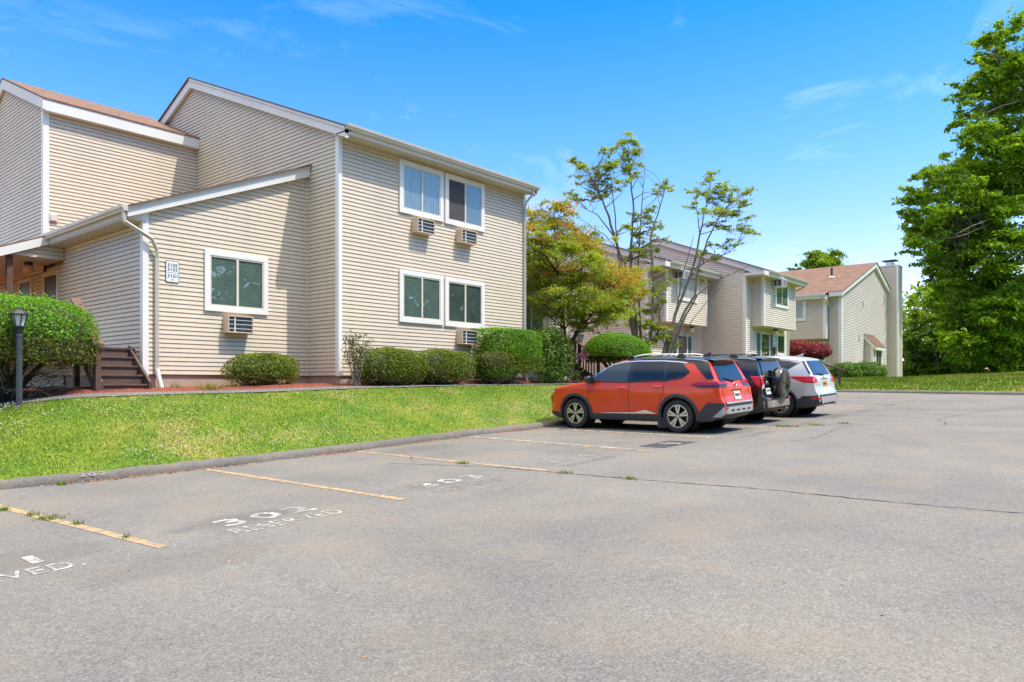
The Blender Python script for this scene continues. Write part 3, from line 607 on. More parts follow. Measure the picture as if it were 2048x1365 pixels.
# the low wings, the upper rear wings and the porches, left and right
SZ = lambda x: 5.66 - (XL - x) * SL                      # shed roof over the left wing
def wing(m):
    X = (lambda x: x) if m > 0 else (lambda x: 29.35 - x); sg = -1 if m > 0 else 1
    w = Wall((0, SY), (1, 0), (0, -1)); XW = 6.92; g = MB()
    a, b = sorted((X(XW), X(XL))); zt = lambda x: SZ(x if m > 0 else 29.35 - x) - .15
    w.side(g, [(a, .19), (b, .19), (b, zt(b)), (a, zt(a))], .21); g.build('wing_wall', M['siding'], B1)
    lw = Wall((X(XW), 0), (0, 1), (sg, 0)); g = MB()
    lw.side(g, [(SY, .21), (21.05, .21), (21.05, SZ(XW)-.16), (SY, SZ(XW)-.16)], .21); lw.side(g, [(21.05, -.39), (29.0, -.39), (29.0, 3.1), (21.05, 3.1)], -.387); g.build('wing_wall', M['siding'], B1)
    g = MB(); p, q = sorted((X(XW+.04), X(XL+.1))); g.box(p, q, SY+.035, 29, -.6, .21); g.box(p+.05, q-.05, SY+.09, 22, .21, 3.4); g.build('foundation', M['found'], B1)
    g = MB(); w.box(g, *sorted((X(XW-.03), X(XW+.10))), .17, SZ(XW)-.16, 0, .03); lw.box(g, SY+.001, SY+.11, .17, SZ(XW)-.17, 0, .029); g.build('corner_trim', M['trim'], B1, bevel=.004)
    g = MB(); w.box(g, *sorted((X(XL-.035), X(XL-.002))), .19, 5.3, 0, .032); g.build('corner_trim', M['vinyl'], B1)
    # roof slab with its rake board and the gutter along the low side
    XG = 6.55; ra, rb = SY - .22, 22.3; sl = [(XG, ra), (XL, ra), (XL, rb), (XG, rb)]
    roof_slab([(X(x), y, SZ(x)) for x, y in sl], B1)
    g = MB(); pl = [(XG+.0, SZ(XG)-.045-.20), (XG, SZ(XG)-.045), (XL-.02, SZ(XL-.02)-.045), (XL-.02, SZ(XL-.02)-.30)]; w.poly(g, [(X(x), z) for x, z in pl], .03, .15)
    pl = [(XG, SZ(XG)-.09), (XG, SZ(XG)-.03), (XL-.02, SZ(XL-.02)-.03), (XL-.02, SZ(XL-.02)-.09)]; w.poly(g, [(X(x), z) for x, z in pl], .15, .175)
    pl = [(XG, SZ(XG)-.235), (XG, SZ(XG)-.05), (XW+.06, SZ(XW+.06)-.05), (XW+.06, SZ(XG)-.235)]; w.poly(g, [(X(x), z) for x, z in pl], -.02, .029); g.build('rake_board', M['fascia'], B1)
    g = MB(); a, b = sorted((X(XG-.0), X(XW+.03))); g.box(a, b, SY-.05, 21.1, SZ(XG)-.27, SZ(XG)-.24); a, b = sorted((X(XG-.02), X(XG))); g.box(a, b, SY-.15, 21.0, SZ(XG)-.24, SZ(XG)-.04); g.build('soffit', M['soffit'], B1)
    gutter((X(XG-.02), SY-.17, SZ(XG)-.01), (X(XG-.02), 20.98, SZ(XG)-.01), (sg, 0, 0), 'gutter', B1)
    # downspout
    zg = SZ(XG)-.14
    pts = [(X(XG-.08), SY-.10, zg), (X(XG-.07), SY-.13, zg-.22), (X(XW+.12), SY-.13, zg-.50), (X(XW+.24), SY-.1, zg-.72), (X(XW+.26), SY-.075, zg-.9), (X(XW+.26), SY-.075, .32)]; pipe(pts, 'gutter', B1)
    MB().tube([(X(XW+.26), SY-.075, .32), (X(XW+.27), SY-.085, .22), (X(XW+.33), SY-.14, -.12)], .052, 10).build('downspout_boot', M['trim'], B1, smooth=True)
    # upper rear wing
    wy = 22.3; ww = Wall((0, wy), (1, 0), (0, -1)); XU = 6.85; g = MB(); ww.side(g, [(min(X(XU), X(XL)), 3.2), (max(X(XU), X(XL)), 3.2), (max(X(XU), X(XL)), 7.36), (min(X(XU), X(XL)), 7.36)], .21); g.build('rear_wing_wall', M['siding'], B1)
    uz = lambda y: 7.66 + (y - (wy-.15))*SL; ur = 25.55; lw = Wall((X(XU), 0), (0, 1), (sg, 0)); g = MB()
    lw.side(g, [(wy, 3.0), (2*ur-wy, 3.0), (2*ur-wy, uz(wy)-.16), (ur, uz(ur)-.16), (wy, uz(wy)-.16)], .21); g.build('rear_wing_wall', M['siding'], B1)
    g = MB(); p, q = sorted((X(XU+.05), X(XL+.1))); g.box(p+.04, q-.04, wy+.09, 2*ur-wy-.09, 2.9, 7.3); g.build('wing_core', M['found'], B1)
    g = MB(); ww.box(g, *sorted((X(XU-.03), X(XU+.12))), 3.3, 7.38, 0, .03); lw.box(g, wy+.001, wy+.12, 3.3, 7.4, 0, .029); g.build('corner_trim', M['trim'], B1, bevel=.004)
    xo = X(XU-.1); xi = X(XL)
    roof_slab([(xo, wy-.22, uz(wy-.22)), (xi, wy-.22, uz(wy-.22)), (xi, ur, uz(ur)), (xo, ur, uz(ur))], B1); roof_slab([(xo, ur, uz(ur)), (xi, ur, uz(ur)), (xi, 2*ur-wy+.3, uz(wy-.3)), (xo, 2*ur-wy+.3, uz(wy-.3))], B1)
    g = MB(); ww.box(g, *sorted((X(XU-.03), X(XL-.005))), 7.30, 7.60, .16, .20); ww.box(g, *sorted((X(XU-.03), X(XL-.005))), 7.30, 7.33, 0, .16)
    lw.poly(g, [(wy-.2, uz(wy-.2)-.32), (wy-.2, uz(wy-.2)-.04), (ur, uz(ur)-.04), (ur, uz(ur)-.34)], .03, .09); lw.poly(g, [(ur, uz(ur)-.34), (ur, uz(ur)-.04), (2*ur-wy+.2, uz(wy-.2)-.04), (2*ur-wy+.2, uz(wy-.2)-.34)], .03, .088); g.build('fascia', M['fascia'], B1)
    # porch: roof carried on down, ceiling, gable siding, posts, deck
    PX, PY0, PY1 = 4.3, 20.9, 28.5; po = X(PX); pi_ = X(6.62)
    roof_slab([(po, PY0, SZ(PX)), (X(6.88), PY0, SZ(6.88)), (X(6.88), PY1, SZ(6.88)), (po, PY1, SZ(PX))], B1)
    pw = Wall((0, 21.0), (1, 0), (0, -1)); g = MB(); pl = [(PX, SZ(PX)-.25), (PX, SZ(PX)-.04), (6.66, SZ(6.66)-.04), (6.66, SZ(6.66)-.25)]; pw.poly(g, [(X(x), z) for x, z in pl], .02, .11); g.build('rake_board', M['fascia'], B1)
    g = MB(); zc = 3.18; pl = [(5.7, zc), (6.9, zc), (6.9, SZ(6.9)-.22), (5.7, SZ(5.7)-.2)]
    poly = [(X(x), z) for x, z in pl]; pw.side(g, poly if m > 0 else poly[::-1], zc); g.build('porch_gable', M['siding'], B1)
    g = MB(); p, q = sorted((X(PX), X(6.9))); g.box(p, q, 21.0, PY1, zc, zc+.03); g.build('porch_ceiling', M['soffit'], B1)
    for yy in (21.06, 24.6):
        g = MB(); p, q = sorted((X(5.67), X(5.80))); g.box(p, q, yy, yy+.13, .8, zc-.01); g.build('porch_post', M['brown_red'], B1, bevel=.006)
    g = MB(); p, q = sorted((X(5.55), X(6.9))); g.box(p, q, 16.72, PY1, .72, .77); g.box(p, q, 16.74, 16.78, .5, .72); g.build('porch_deck', M['brown'], B1)
    # doors of the covered walkway
    for dy, nm in ((21.45, 'door'), (23.5, 'door')):
        lw = Wall((X(XW), 0), (0, 1), (sg, 0)); g = MB(); lw.box(g, dy, dy+.9, .8, 2.86, .0, .03); d = g.build('door', M['darkdoor'], B1)
        g = MB(); lw.box(g, dy-.12, dy, .8, 2.98, 0, .05); lw.box(g, dy+.9, dy+1.02, .8, 2.98, 0, .05); lw.box(g, dy, dy+.9, 2.86, 2.98, 0, .05); g.build('door_trim', M['vinyl'], d)
    window(w, *sorted((X(8.27), X(9.89))), 1.69, 3.11, B1, 'blind', 'blind')
wing(1); wing(-1)
sw = Wall((0, SY), (1, 0), (0, -1))
wall_ac(sw, 8.73, 9.37, 1.2, 1.6, .26, 'beige air conditioner under the single window of the low wing', G_AC)
def number_sign(w, s0, s1, z0, z1, lines, label, arrow=True):
    o = thing('address_sign', label, 'sign', w.at((s0+s1)/2, z0), group='address signs on the beige building'); W_, H = s1-s0, z1-z0
    def rr(a, b, c, d, r): return [(a+r, c), (b-r, c), (b, c+r), (b, d-r), (b-r, d), (a+r, d), (a, d-r), (a, c+r)]
    g = MB(); w.poly(g, rr(s0, s1, z0, z1, .025), .018, .026); g.build('border', M['signblack'], o)
    g = MB(); w.poly(g, rr(s0+.012, s1-.012, z0+.012, z1-.012, .02), .026, .029); g.build('plate', M['signwhite'], o)
    g = MB(); hh = H*.165
    for body, f in lines: text_on(g, body, w.at(s0+W_*.13, z0+H*f, .0315), w.u*(W_*.74), (0, 0, hh), .012)
    w.box(g, s0+W_*.1, s1-W_*.1, z0+H*.445, z0+H*.46, .0295, .0312)
    if arrow: g.add([w.at(s0+W_*.43, z0+H*.15, .0315), w.at(s0+W_*.57, z0+H*.15, .0315), w.at(s0+W_*.5, z0+H*.07, .0315)], [(0, 1, 2)])
    g.build('lettering', M['signblack'], o); return o
number_sign(sw, 7.385, 7.685, 2.255, 2.735, (('3105', .72), ('3103', .52), ('3101', .22)), 'white address sign reading 3105, 3103 and 3101 on the wing by the steps')
number_sign(sw, 21.72, 22.02, 2.2, 2.7, (('3111', .72), ('3109', .52), ('3107', .22)), 'white and blue address sign partly hidden behind orange tree leaves', True)
rw = Wall((0, 22.3), (1, 0), (0, -1)); g = MB(); rw.box(g, 6.96, 7.17, 4.38, 4.60, .01, .05); rw.box(g, 6.99, 7.14, 4.41, 4.57, .05, .07); v = g.build('wall_vent', M['siding_pale'], B1, bevel=.004)
# plaques, ceiling lamps on the porch
lw = Wall((6.92, 0), (0, 1), (-1, 0))
for k, (y, tx) in enumerate(((22.62, '3105'), (22.98, '3103'))):
    o = thing('number_plaque', ('white number plaque on the porch wall, nearer the brown post' if k else 'white number plaque on the porch wall, further from the brown post') if False else ('white door number plaque on the porch wall, right one of a pair' if k == 0 else 'white door number plaque on the porch wall, left one of a pair'), 'plaque', lw.at(y, 1.9), group='door number plaques in the porch')
    g = MB(); lw.box(g, y-.14, y+.14, 1.88, 2.2, .016, .03); g.build('plate', M['signwhite'], o)
    g = MB(); text_on(g, tx, lw.at(y+.09, 1.98, .033), lw.u*-.18, (0, 0, .1), .01); g.build('lettering', M['signblack'], o)
M['globe'] = plain('warm_globe_glass', (.75, .42, .26), .25, .05)
M['globew'] = plain('white_globe_glass', (.78, .76, .70), .25, .05)
def globe_lamp(p, r, label, mat):
    o = thing('ceiling_lamp', label, 'lamp', p); p = Vector(p); g = MB(); g.lathe(p, (0, 0, -1), [(0, 0), (r*.75, 0), (r*.7, r*.55), (r*.55, r*.6)], 16); g.build('base', M['blackmetal'], o, smooth=True)
    g = MB(); g.lathe(p - Vector((0, 0, r*.55)), (0, 0, -1), [(r*.6, 0)] + [(r*math.sin(a), r*.75 - r*.85*math.cos(a)) for a in np.linspace(.7, 3.1, 9)], 16); g.build('globe', M[mat], o, smooth=True)
pl = PY(57, 525, 22.0); globe_lamp((pl.x, 22.0, 3.175), .135, 'round ceiling lamp with a warm orange globe under the porch roof', 'globe')
# steps: brown stained wood, climbing along the wings
def steps(m):
    X = (lambda x: x) if m > 0 else (lambda x: 29.35 - x)
    zb = -.20 if m > 0 else 0.0
    o = thing('wooden_steps', 'dark brown wooden steps beside the big round bush and the low wing' if m > 0 else 'dark brown wooden steps with spindles behind the orange car bonnet', 'steps', (X(6.25), 15.7, zb), group='wooden steps up to the porches')
    n = 5; H = (.77 - zb)/n; run = .235; y0 = 15.72
    for i in range(n):
        z = zb + H*(i+1); y = y0 + run*i; a, b = sorted((X(5.86), X(6.74)))
        if i < n-1: g = MB(); g.box(a, b, y-.03, y+run, z-.04, z); g.build('tread', M['brown'], o, bevel=.005)
        else: g = MB(); g.box(a, b, y-.03, y+.09, z-.04, z+.012); g.build('tread', M['brown'], o, bevel=.005)
        g = MB(); g.box(a, b, y, y+.02, z-H+.001, z-.041); g.build('riser', M['brown_red'], o)
    sideW = Wall((0, 0), (0, 1), (1, 0))
    for xa, xb in ((5.80, 5.855), (6.745, 6.80)):
        a, b = sorted((X(xa), X(xb))); g = MB(); pl = [(y0-.06, zb-.05), (y0-.06, zb+H+.05), (y0+run*(n-1)+.05, .77+.06), (y0+run*(n-1)+.05, .5), (y0+.22, zb-.05)]; sideW.poly(g, pl, a, b); g.build('stringer', M['brown'], o)
    a, b = sorted((X(5.70), X(5.80)))
    g = MB(); g.box(a, b, y0-.10, y0, zb-.1, zb+.93); g.build('newel_post', M['brown_red'], o, bevel=.006); g = MB(); g.box(a, b, y0+1.0, y0+1.1, zb, 1.72); g.build('newel_post', M['brown_red'], o, bevel=.006)
    a, b = sorted((X(5.655), X(5.845))); g = MB(); sideW.poly(g, [(y0-.16, zb+.93), (y0-.16, zb+1.0), (y0+1.12, 1.80), (y0+1.12, 1.73)], a, b); g.build('handrail', M['brown_red'], o, bevel=.006)
    for i in range(7):
        y = y0 + .12 + i*.125; z0 = zb + H*(1 + (y-y0)/run) - .05; z1 = zb + .93 + (y-y0+.16)*(.80-zb)/1.28 - .01; a, b = sorted((X(5.735), X(5.772))); g = MB(); g.box(a, b, y, y+.037, z0, z1); g.build('baluster', M['brown'], o)
    return o
steps(1); steps(-1)
LIP, GAP = .019, .017                                    # deeper laps on the two further houses
# ------------------------------------------------------------------ the townhouse with two overhanging bays
B2 = thing('townhouse', 'long beige townhouse with two overhanging upper bays and teal door shutters', 'building', (34, 15, .2))
def unit(XC, XE, YW, bx0, bx1, YB, zb, zs, sl, depth, win, ac, door, xr0):
    """left corner, right end, front wall; bay from bx0 to bx1 with its front at YB; zs is the soffit height"""
    w = Wall((0, YW), (1, 0), (0, -1)); rz = lambda y: zs + .36 + (y - (YB-.12))*sl; yr = YW + depth; g = MB()
    w.side(g, [(XC, .2), (XE, .2), (XE, zs), (XC, zs)], .21); g.build('front_wall', M['siding_warm'], B2)
    lw = Wall((XC, 0), (0, 1), (-1, 0)); g = MB(); lw.side(g, [(YW, .2), (2*yr-YW, .2), (2*yr-YW, rz(YW)-.16), (yr, rz(yr)-.16), (YW, rz(YW)-.16)], .21); g.build('side_wall', M['siding_warm'], B2)
    g = MB(); g.box(XC+.08, XE-.08, YW+.08, 2*yr-YW, -.4, zs-.05); g.build('house_core', M['found'], B2)
    g = MB(); w.box(g, XC-.028, XC+.12, .2, zs, 0, .028); lw.box(g, YW+.001, YW+.13, .2, zs, 0, .027); g.build('corner_trim', M['trim'], B2)
    b = Wall((0, YB), (1, 0), (0, -1)); g = MB(); b.side(g, [(bx0, zb), (bx1, zb), (bx1, zs), (bx0, zs)], zb); Wall((bx0, 0), (0, 1), (-1, 0)).side(g, [(YB, zb), (YW, zb), (YW, zs), (YB, zs)], zb); Wall((bx1, 0), (0, 1), (1, 0)).side(g, [(YB, zb), (YW, zb), (YW, zs), (YB, zs)], zb)
    bay = g.build('bay', M['siding_warm'], B2)
    g = MB(); g.box(bx0+.01, bx1-.01, YB+.01, YW-.001, zb-.04, zb); g.build('bay_underside', M['soffit'], bay)
    g = MB(); b.box(g, bx0-.028, bx0+.13, zb-.03, zs, 0, .028); Wall((bx0, 0), (0, 1), (-1, 0)).box(g, YB+.001, YB+.1, zb-.03, zs, 0, .027); b.box(g, bx1-.07, bx1+.028, zb-.03, zs, 0, .028); Wall((bx1, 0), (0, 1), (1, 0)).box(g, YB+.001, YB+.1, zb-.03, zs, 0, .027); g.build('corner_trim', M['trim'], bay)
    xa, xb = xr0, XE + .02; yf = YB - .42
    roof_slab([(xa, yf, rz(yf)), (xb, yf, rz(yf)), (xb, yr, rz(yr)), (xa, yr, rz(yr))], B2); roof_slab([(xa, yr, rz(yr)), (xb, yr, rz(yr)), (xb, 2*yr-yf, rz(yf)), (xa, 2*yr-yf, rz(yf))], B2)
    g = MB(); g.box(xa+.03, xb, YB-.38, YW, zs-.02, zs+.01); g.build('soffit', M['soffit'], B2)
    g = MB(); g.box(xa+.03, xb, YB-.40, YB-.375, zs-.04, zs+.2); g.box(xa+.03, XC+.2, YB-.375, YW, zs+.01, zs+.12); lw.poly(g, [(yr, rz(yr)-.34), (yr, rz(yr)-.04), (2*yr-yf, rz(yf)-.04), (2*yr-yf, rz(yf)-.34)], .03, .118); lw.poly(g, [(YB-.38, rz(YB-.38)-.34), (YB-.38, rz(YB-.38)-.04), (yr, rz(yr)-.04), (yr, rz(yr)-.34)], .03, .12); g.build('fascia', M['fascia'], B2)
    gutter((bx0-.32, YB-.40, zs+.235), (xb, YB-.40, zs+.235), (0, -1, 0), 'gutter', B2)
    window(b, *win, B2, 'dark' if door[2] else 'paleblind', 'blind' if door[2] else 'paleblind')
    d0, d1 = door[:2]; zt = zs - 2.64 if False else door[3]
    g = MB(); w.box(g, d0+.13, d1-.13, .55, zt-.13, 0, .024); dr = g.build('door', M['darkdoor'], B2); g = MB(); w.box(g, d0, d0+.13, .5, zt, 0, .05); w.box(g, d1-.13, d1, .5, zt, 0, .05); w.box(g, d0+.13, d1-.13, zt-.13, zt, 0, .05); g.build('door_trim', M['vinyl'], dr)
    g = MB(); g.quad(w.at(d0+.22, .8, .03), w.at(d1-.22, .8, .03), w.at(d1-.22, zt-.22, .03), w.at(d0+.22, zt-.22, .03)); g.build('pane', M['glass'], dr)
    for s0 in (d0-.36, d1+.03):
        g = MB(); w.box(g, s0, s0+.33, .55, zt-.12, .014, .045)
        for k in range(24): z = .62 + k*(zt-.85)/24; w.box(g, s0+.04, s0+.29, z, z+.03, .045, .056)
        g.build('shutter', M['teal'], B2)
    return w, b
uA, bA = unit(29.3, 34.85, 16.8, 29.95, 34.1, 16.2, 2.87, 5.28, .335, 4.9, (30.95, 33.0, 3.92, 5.24), None, (32.05, 33.2, 0, 2.45), 29.12)
uB, bB = unit(34.82, 40.6, 14.5, 35.6, 40.0, 13.9, 2.9, 5.30, .385, 4.75, (37.05, 38.9, 3.92, 5.30), None, (36.62, 37.92, 1, 2.68), 34.62)
window(uB, 38.85, 40.1, 1.5, 2.72, B2, 'dark', 'dark', sash=False)
g = MB(); uB.box(g, 40.32, 40.6, .2, 5.3, 0, .03); g.build('corner_trim', M['trim'], B2)
g = MB(); Wall((40.6, 0), (0, 1), (1, 0)).side(g, [(14.5, .2), (24, .2), (24, 5.6), (19.25, 7.4), (14.5, 5.6)], .21); g.build('side_wall', M['siding_warm'], B2)
pipe([(40.5, 13.45, 5.4), (40.5, 13.55, 5.25), (40.55, 14.3, 4.95), (40.5, 14.42, 4.8), (40.5, 14.42, .3)], 'gutter', B2); pipe([(29.75, 15.75, 5.4), (29.72, 16.0, 5.2), (29.4, 16.62, 4.85), (29.4, 16.7, 4.7), (29.4, 16.7, .3)], 'gutter', B2)
def window_ac(b, s0, z0, label):
    o = thing('air_conditioner', label, 'air conditioner', b.at(s0+.25, z0), group='white window air conditioners of the townhouse'); g = MB(); b.box(g, s0, s0+.52, z0, z0+.40, .05, .55); g.build('case', M['acwhite'], o, bevel=.01)
    g = MB(); b.box(g, s0+.05, s0+.47, z0+.04, z0+.36, .551, .556); g.build('grille', M['grille'], o)
    g = MB()
    for k in range(6): z = z0 + .06 + k*.05; b.box(g, s0+.05, s0+.47, z, z+.012, .556, .566)
    sidew = Wall((b.at(s0, 0).x, 0), (0, 1), (-1, 0)); y = b.O.y
    g.build('slats', M['slat'], o); g = MB(); sidew.box(g, y-.46, y-.28, z0+.05, z0+.35, .0005, .006); sidew.box(g, y-.24, y-.10, z0+.05, z0+.35, .0005, .006); g.build('vent', M['grille'], o)
window_ac(bA, 30.62, 4.82, 'white window air conditioner behind the sparse green tree stems'); window_ac(bB, 36.72, 4.88, 'white window air conditioner on the bay nearest the brown-roofed house')
globe_lamp((33.1, 16.5, 2.83), .15, 'small globe lamp under the overhang behind thin tree stems', 'globew'); globe_lamp((38.0, 14.2, 2.86), .16, 'white globe lamp under the overhang above a dark front door', 'globew')
o = thing('door_plaque', 'small pale number plaque between the dark door and narrow window', 'plaque', uB.at(38.5, 2.2)); g = MB(); uB.box(g, 38.4, 38.68, 2.1, 2.42, .016, .04); g.build('plate', M['signwhite'], o); g = MB(); uB.box(g, 38.5, 38.58, 2.2, 2.32, .04, .043); g.build('lettering', M['signblack'], o)
o = thing('mailbox', 'small dark red wall mailbox below the pale plaque', 'mailbox', uB.at(38.5, 1.6)); g = MB(); uB.box(g, 38.38, 38.64, 1.55, 1.9, .016, .12); uB.box(g, 38.36, 38.66, 1.9, 1.93, .016, .14); g.build('box', plain('dark_red_metal', (.16, .05, .035), .5, .1), o, bevel=.006)
# ------------------------------------------------------------------ the house with the chimney
B3 = thing('gabled_house', 'beige gabled house with a brown shingle roof and tall sided chimney', 'building', (50, 16, .4))
GY, GX, PKX, GXR = 13.6, 47.2, 54.6, 61.4
zl = lambda x: 5.66 + (x - (GX-.35))*(8.36-5.66)/(PKX-GX+.35); zrr = lambda x: 8.36 - (x-PKX)*.40
gw = Wall((0, GY), (1, 0), (0, -1)); g = MB(); gw.side(g, [(GX, .35), (GXR, .35), (GXR, zrr(GXR)-.1), (PKX, 8.36-.14), (GX, zl(GX)-.14)], .36); g.build('gable_wall', M['siding_pale'], B3)
lw3 = Wall((GX, 0), (0, 1), (-1, 0)); g = MB(); lw3.side(g, [(GY, .35), (28, .35), (28, 5.5), (GY, 5.5)], .36); g.build('side_wall', M['siding'], B3)
g = MB(); g.box(GX+.09, GXR-.09, GY+.09, 28, -.2, 5.5); g.build('house_core', M['found'], B3)
g = MB(); gw.box(g, GX-.03, GX+.2, .35, 5.55, 0, .03); lw3.box(g, GY+.001, GY+.16, .35, 5.55, 0, .029); g.build('corner_trim', M['trim'], B3)
g = MB(); by0, by1, bX = 14.32, 22.0, 46.6; bw3 = Wall((bX, 0), (0, 1), (-1, 0)); bw3.side(g, [(by0, 2.82), (by1, 2.82), (by1, 5.45), (by0, 5.45)], 2.82); Wall((0, by0), (1, 0), (0, -1)).side(g, [(bX, 2.82), (GX, 2.82), (GX, 5.45), (bX, 5.45)], 2.82); bay3 = g.build('bay', M['siding'], B3)
g = MB(); g.box(bX+.01, GX, by0+.01, by1, 2.76, 2.82); g.build('bay_underside', M['soffit'], bay3)
g = MB(); Wall((0, by0), (1, 0), (0, -1)).box(g, bX-.028, bX+.10, 2.76, 5.45, 0, .028); bw3.box(g, by0+.001, by0+.17, 2.76, 5.45, 0, .027); g.build('corner_trim', M['trim'], bay3)
window(bw3, 15.5, 17.2, 3.92, 5.34, B3, 'paleblind', 'paleblind', tw=.16); window(lw3, 14.5, 16.6, 1.35, 2.62, B3, 'dark', 'dark', tw=.16)
ry0, ry1 = GY-.22, 29.0; xe = GX-.4
roof_slab([(xe, ry0, zl(xe)), (PKX, ry0, 8.36), (PKX, ry1, 8.36), (xe, ry1, zl(xe))], B3); roof_slab([(PKX, ry0, 8.36), (GXR+.4, ry0, zrr(GXR+.4)), (GXR+.4, ry1, zrr(GXR+.4)), (PKX, ry1, 8.36)], B3)
roof_slab([(bX-.42, by0-.1, zl(xe)-.16), (xe+.3, by0-.1, zl(xe+.3)+.01), (xe+.3, ry1, zl(xe+.3)+.01), (bX-.42, ry1, zl(xe)-.16)], B3)
g = MB(); gw.poly(g, [(xe, zl(xe)-.28), (xe, zl(xe)-.045), (PKX, 8.36-.045), (PKX, 8.36-.34)], .03, .18); gw.poly(g, [(PKX, 8.36-.34), (PKX, 8.36-.045), (GXR+.4, zrr(GXR+.4)-.045), (GXR+.4, zrr(GXR+.4)-.3)], .03, .178); g.box(xe-.02, xe, ry0+.05, by0-.1, zl(xe)-.28, zl(xe)-.04); g.box(xe, GX, ry0+.05, 28, zl(xe)-.3, zl(xe)-.27); g.build('fascia', M['fascia'], B3)
gutter((bX-.42, by0-.05, zl(xe)-.15), (bX-.42, 28, zl(xe)-.15), (-1, 0, 0), 'trim', B3); g = MB(); g.box(bX-.42, bX-.4, by0-.05, 28, zl(xe)-.42, zl(xe)-.2); g.box(bX-.4, GX, by0-.05, 28, zl(xe)-.44, zl(xe)-.42); g.build('soffit', M['fascia'], B3)
pipe([(bX-.46, by0+.05, 5.3), (bX-.3, by0-.06, 5.15), (GX-.15, by0-.12, 4.75), (GX-.07, by0-.10, 4.6), (GX-.07, by0-.10, .4)], 'gutter', B3, w=.1)
g = MB(); cx0, cx1, cy0, czt = 58.3, 59.5, 12.92, 8.55; cw = Wall((0, cy0), (1, 0), (0, -1)); cl = Wall((cx0, 0), (0, 1), (-1, 0)); cw.side(g, [(cx0, .3), (cx1, .3), (cx1, czt), (cx0, czt)], .36); cl.side(g, [(cy0, .3), (GY+.6, .3), (GY+.6, czt), (cy0, czt)], .36); Wall((cx1, 0), (0, 1), (1, 0)).side(g, [(cy0, .3), (GY+.6, .3), (GY+.6, czt), (cy0, czt)], .36); Wall((0, GY+.6), (1, 0), (0, 1)).side(g, [(cx0, 5), (cx1, 5), (cx1, czt), (cx0, czt)], .36); ch = g.build('chimney', M['siding'], B3)
g = MB(); cw.box(g, cx0-.03, cx0+.2, .3, czt, 0, .03); cl.box(g, cy0+.001, cy0+.09, .3, czt, 0, .029); cl.box(g, GY+.5, GY+.63, .3, czt, 0, .029); cw.box(g, cx1-.12, cx1+.03, .3, czt, 0, .03); g.build('corner_trim', M['trim'], ch)
g = MB(); g.box(cx0-.04, cx1+.04, cy0-.04, GY+.64, czt, czt+.06); g.box(cx0+.35, cx1-.35, cy0+.4, GY+.2, czt+.06, czt+.3); g.build('flue', M['trim'], ch); g = MB(); g.box(cx0+.1, cx1-.1, cy0+.15, GY+.45, czt+.44, czt+.47)
for x in (cx0+.4, cx1-.4): g.box(x-.02, x+.02, cy0+.5, cy0+.54, czt+.3, czt+.44)
g.build('flue_cap', M['blackmetal'], ch)
# the little bump-out with its own roof
g = MB(); px0, px1, py0 = 52.2, 54.5, 13.06; pz = lambda y: 2.72 + (y - py0)*1.15; Wall((px0, 0), (0, 1), (-1, 0)).side(g, [(py0, .35), (GY, .35), (GY, pz(GY)-.1), (py0, pz(py0)-.1)], .36); Wall((0, py0), (1, 0), (0, -1)).side(g, [(px0, .35), (px1, .35), (px1, 2.6), (px0, 2.6)], .36); bp = g.build('bump_out', M['siding'], B3)
roof_slab([(px0-.12, py0-.25, pz(py0-.25)), (px1+.12, py0-.25, pz(py0-.25)), (px1+.12, GY-.02, pz(GY-.02)), (px0-.12, GY-.02, pz(GY-.02))], bp)
g = MB(); Wall((px0, 0), (0, 1), (-1, 0)).poly(g, [(py0-.22, pz(py0-.22)-.3), (py0-.22, pz(py0-.22)-.04), (GY, pz(GY)-.04), (GY, pz(GY)-.34)], .03, .1); g.box(px0-.1, px1+.1, py0-.25, py0-.22, pz(py0-.22)-.24, pz(py0-.22)-.03); g.build('rake_board', M['fascia'], bp)
g = MB(); Wall((0, py0), (1, 0), (0, -1)).box(g, px0-.03, px0+.14, .35, 2.6, 0, .03); Wall((px0, 0), (0, 1), (-1, 0)).box(g, py0+.001, py0+.12, .35, 2.6, 0, .029); g.build('corner_trim', M['trim'], bp)
window(Wall((0, py0), (1, 0), (0, -1)), px0+.4, px1-.2, .7, 2.45, B3, 'dark', 'dark', tw=.2)
for x, z in ((51.9, 5.35), (51.0, 3.02)): g = MB(); gw.box(g, x-.13, x+.13, z-.17, z+.17, .012, .08); g.build('wall_vent', M['siding_pale'], B3, bevel=.01)
g = MB(); vp = PY(1704, 560, 17.2); g.tube([(51.0, 15.3, zl(51)-.05), (51.0, 15.3, zl(51)+.62)], .07, 10); g.build('vent_pipe', M['blackmetal'], B3); g = MB(); g.lathe((51.0, 15.3, zl(51)-.03), (0, 0, 1), [(.24, 0), (.09, .1)], 12); g.build('vent_flashing', M['trim'], B3)
g = MB(); g.box(51.2, 51.65, 20.6, 21.0, zl(51.4)-.1, zl(51.4)+.16); g.build('roof_vent', M['blackmetal'], B3, bevel=.03)
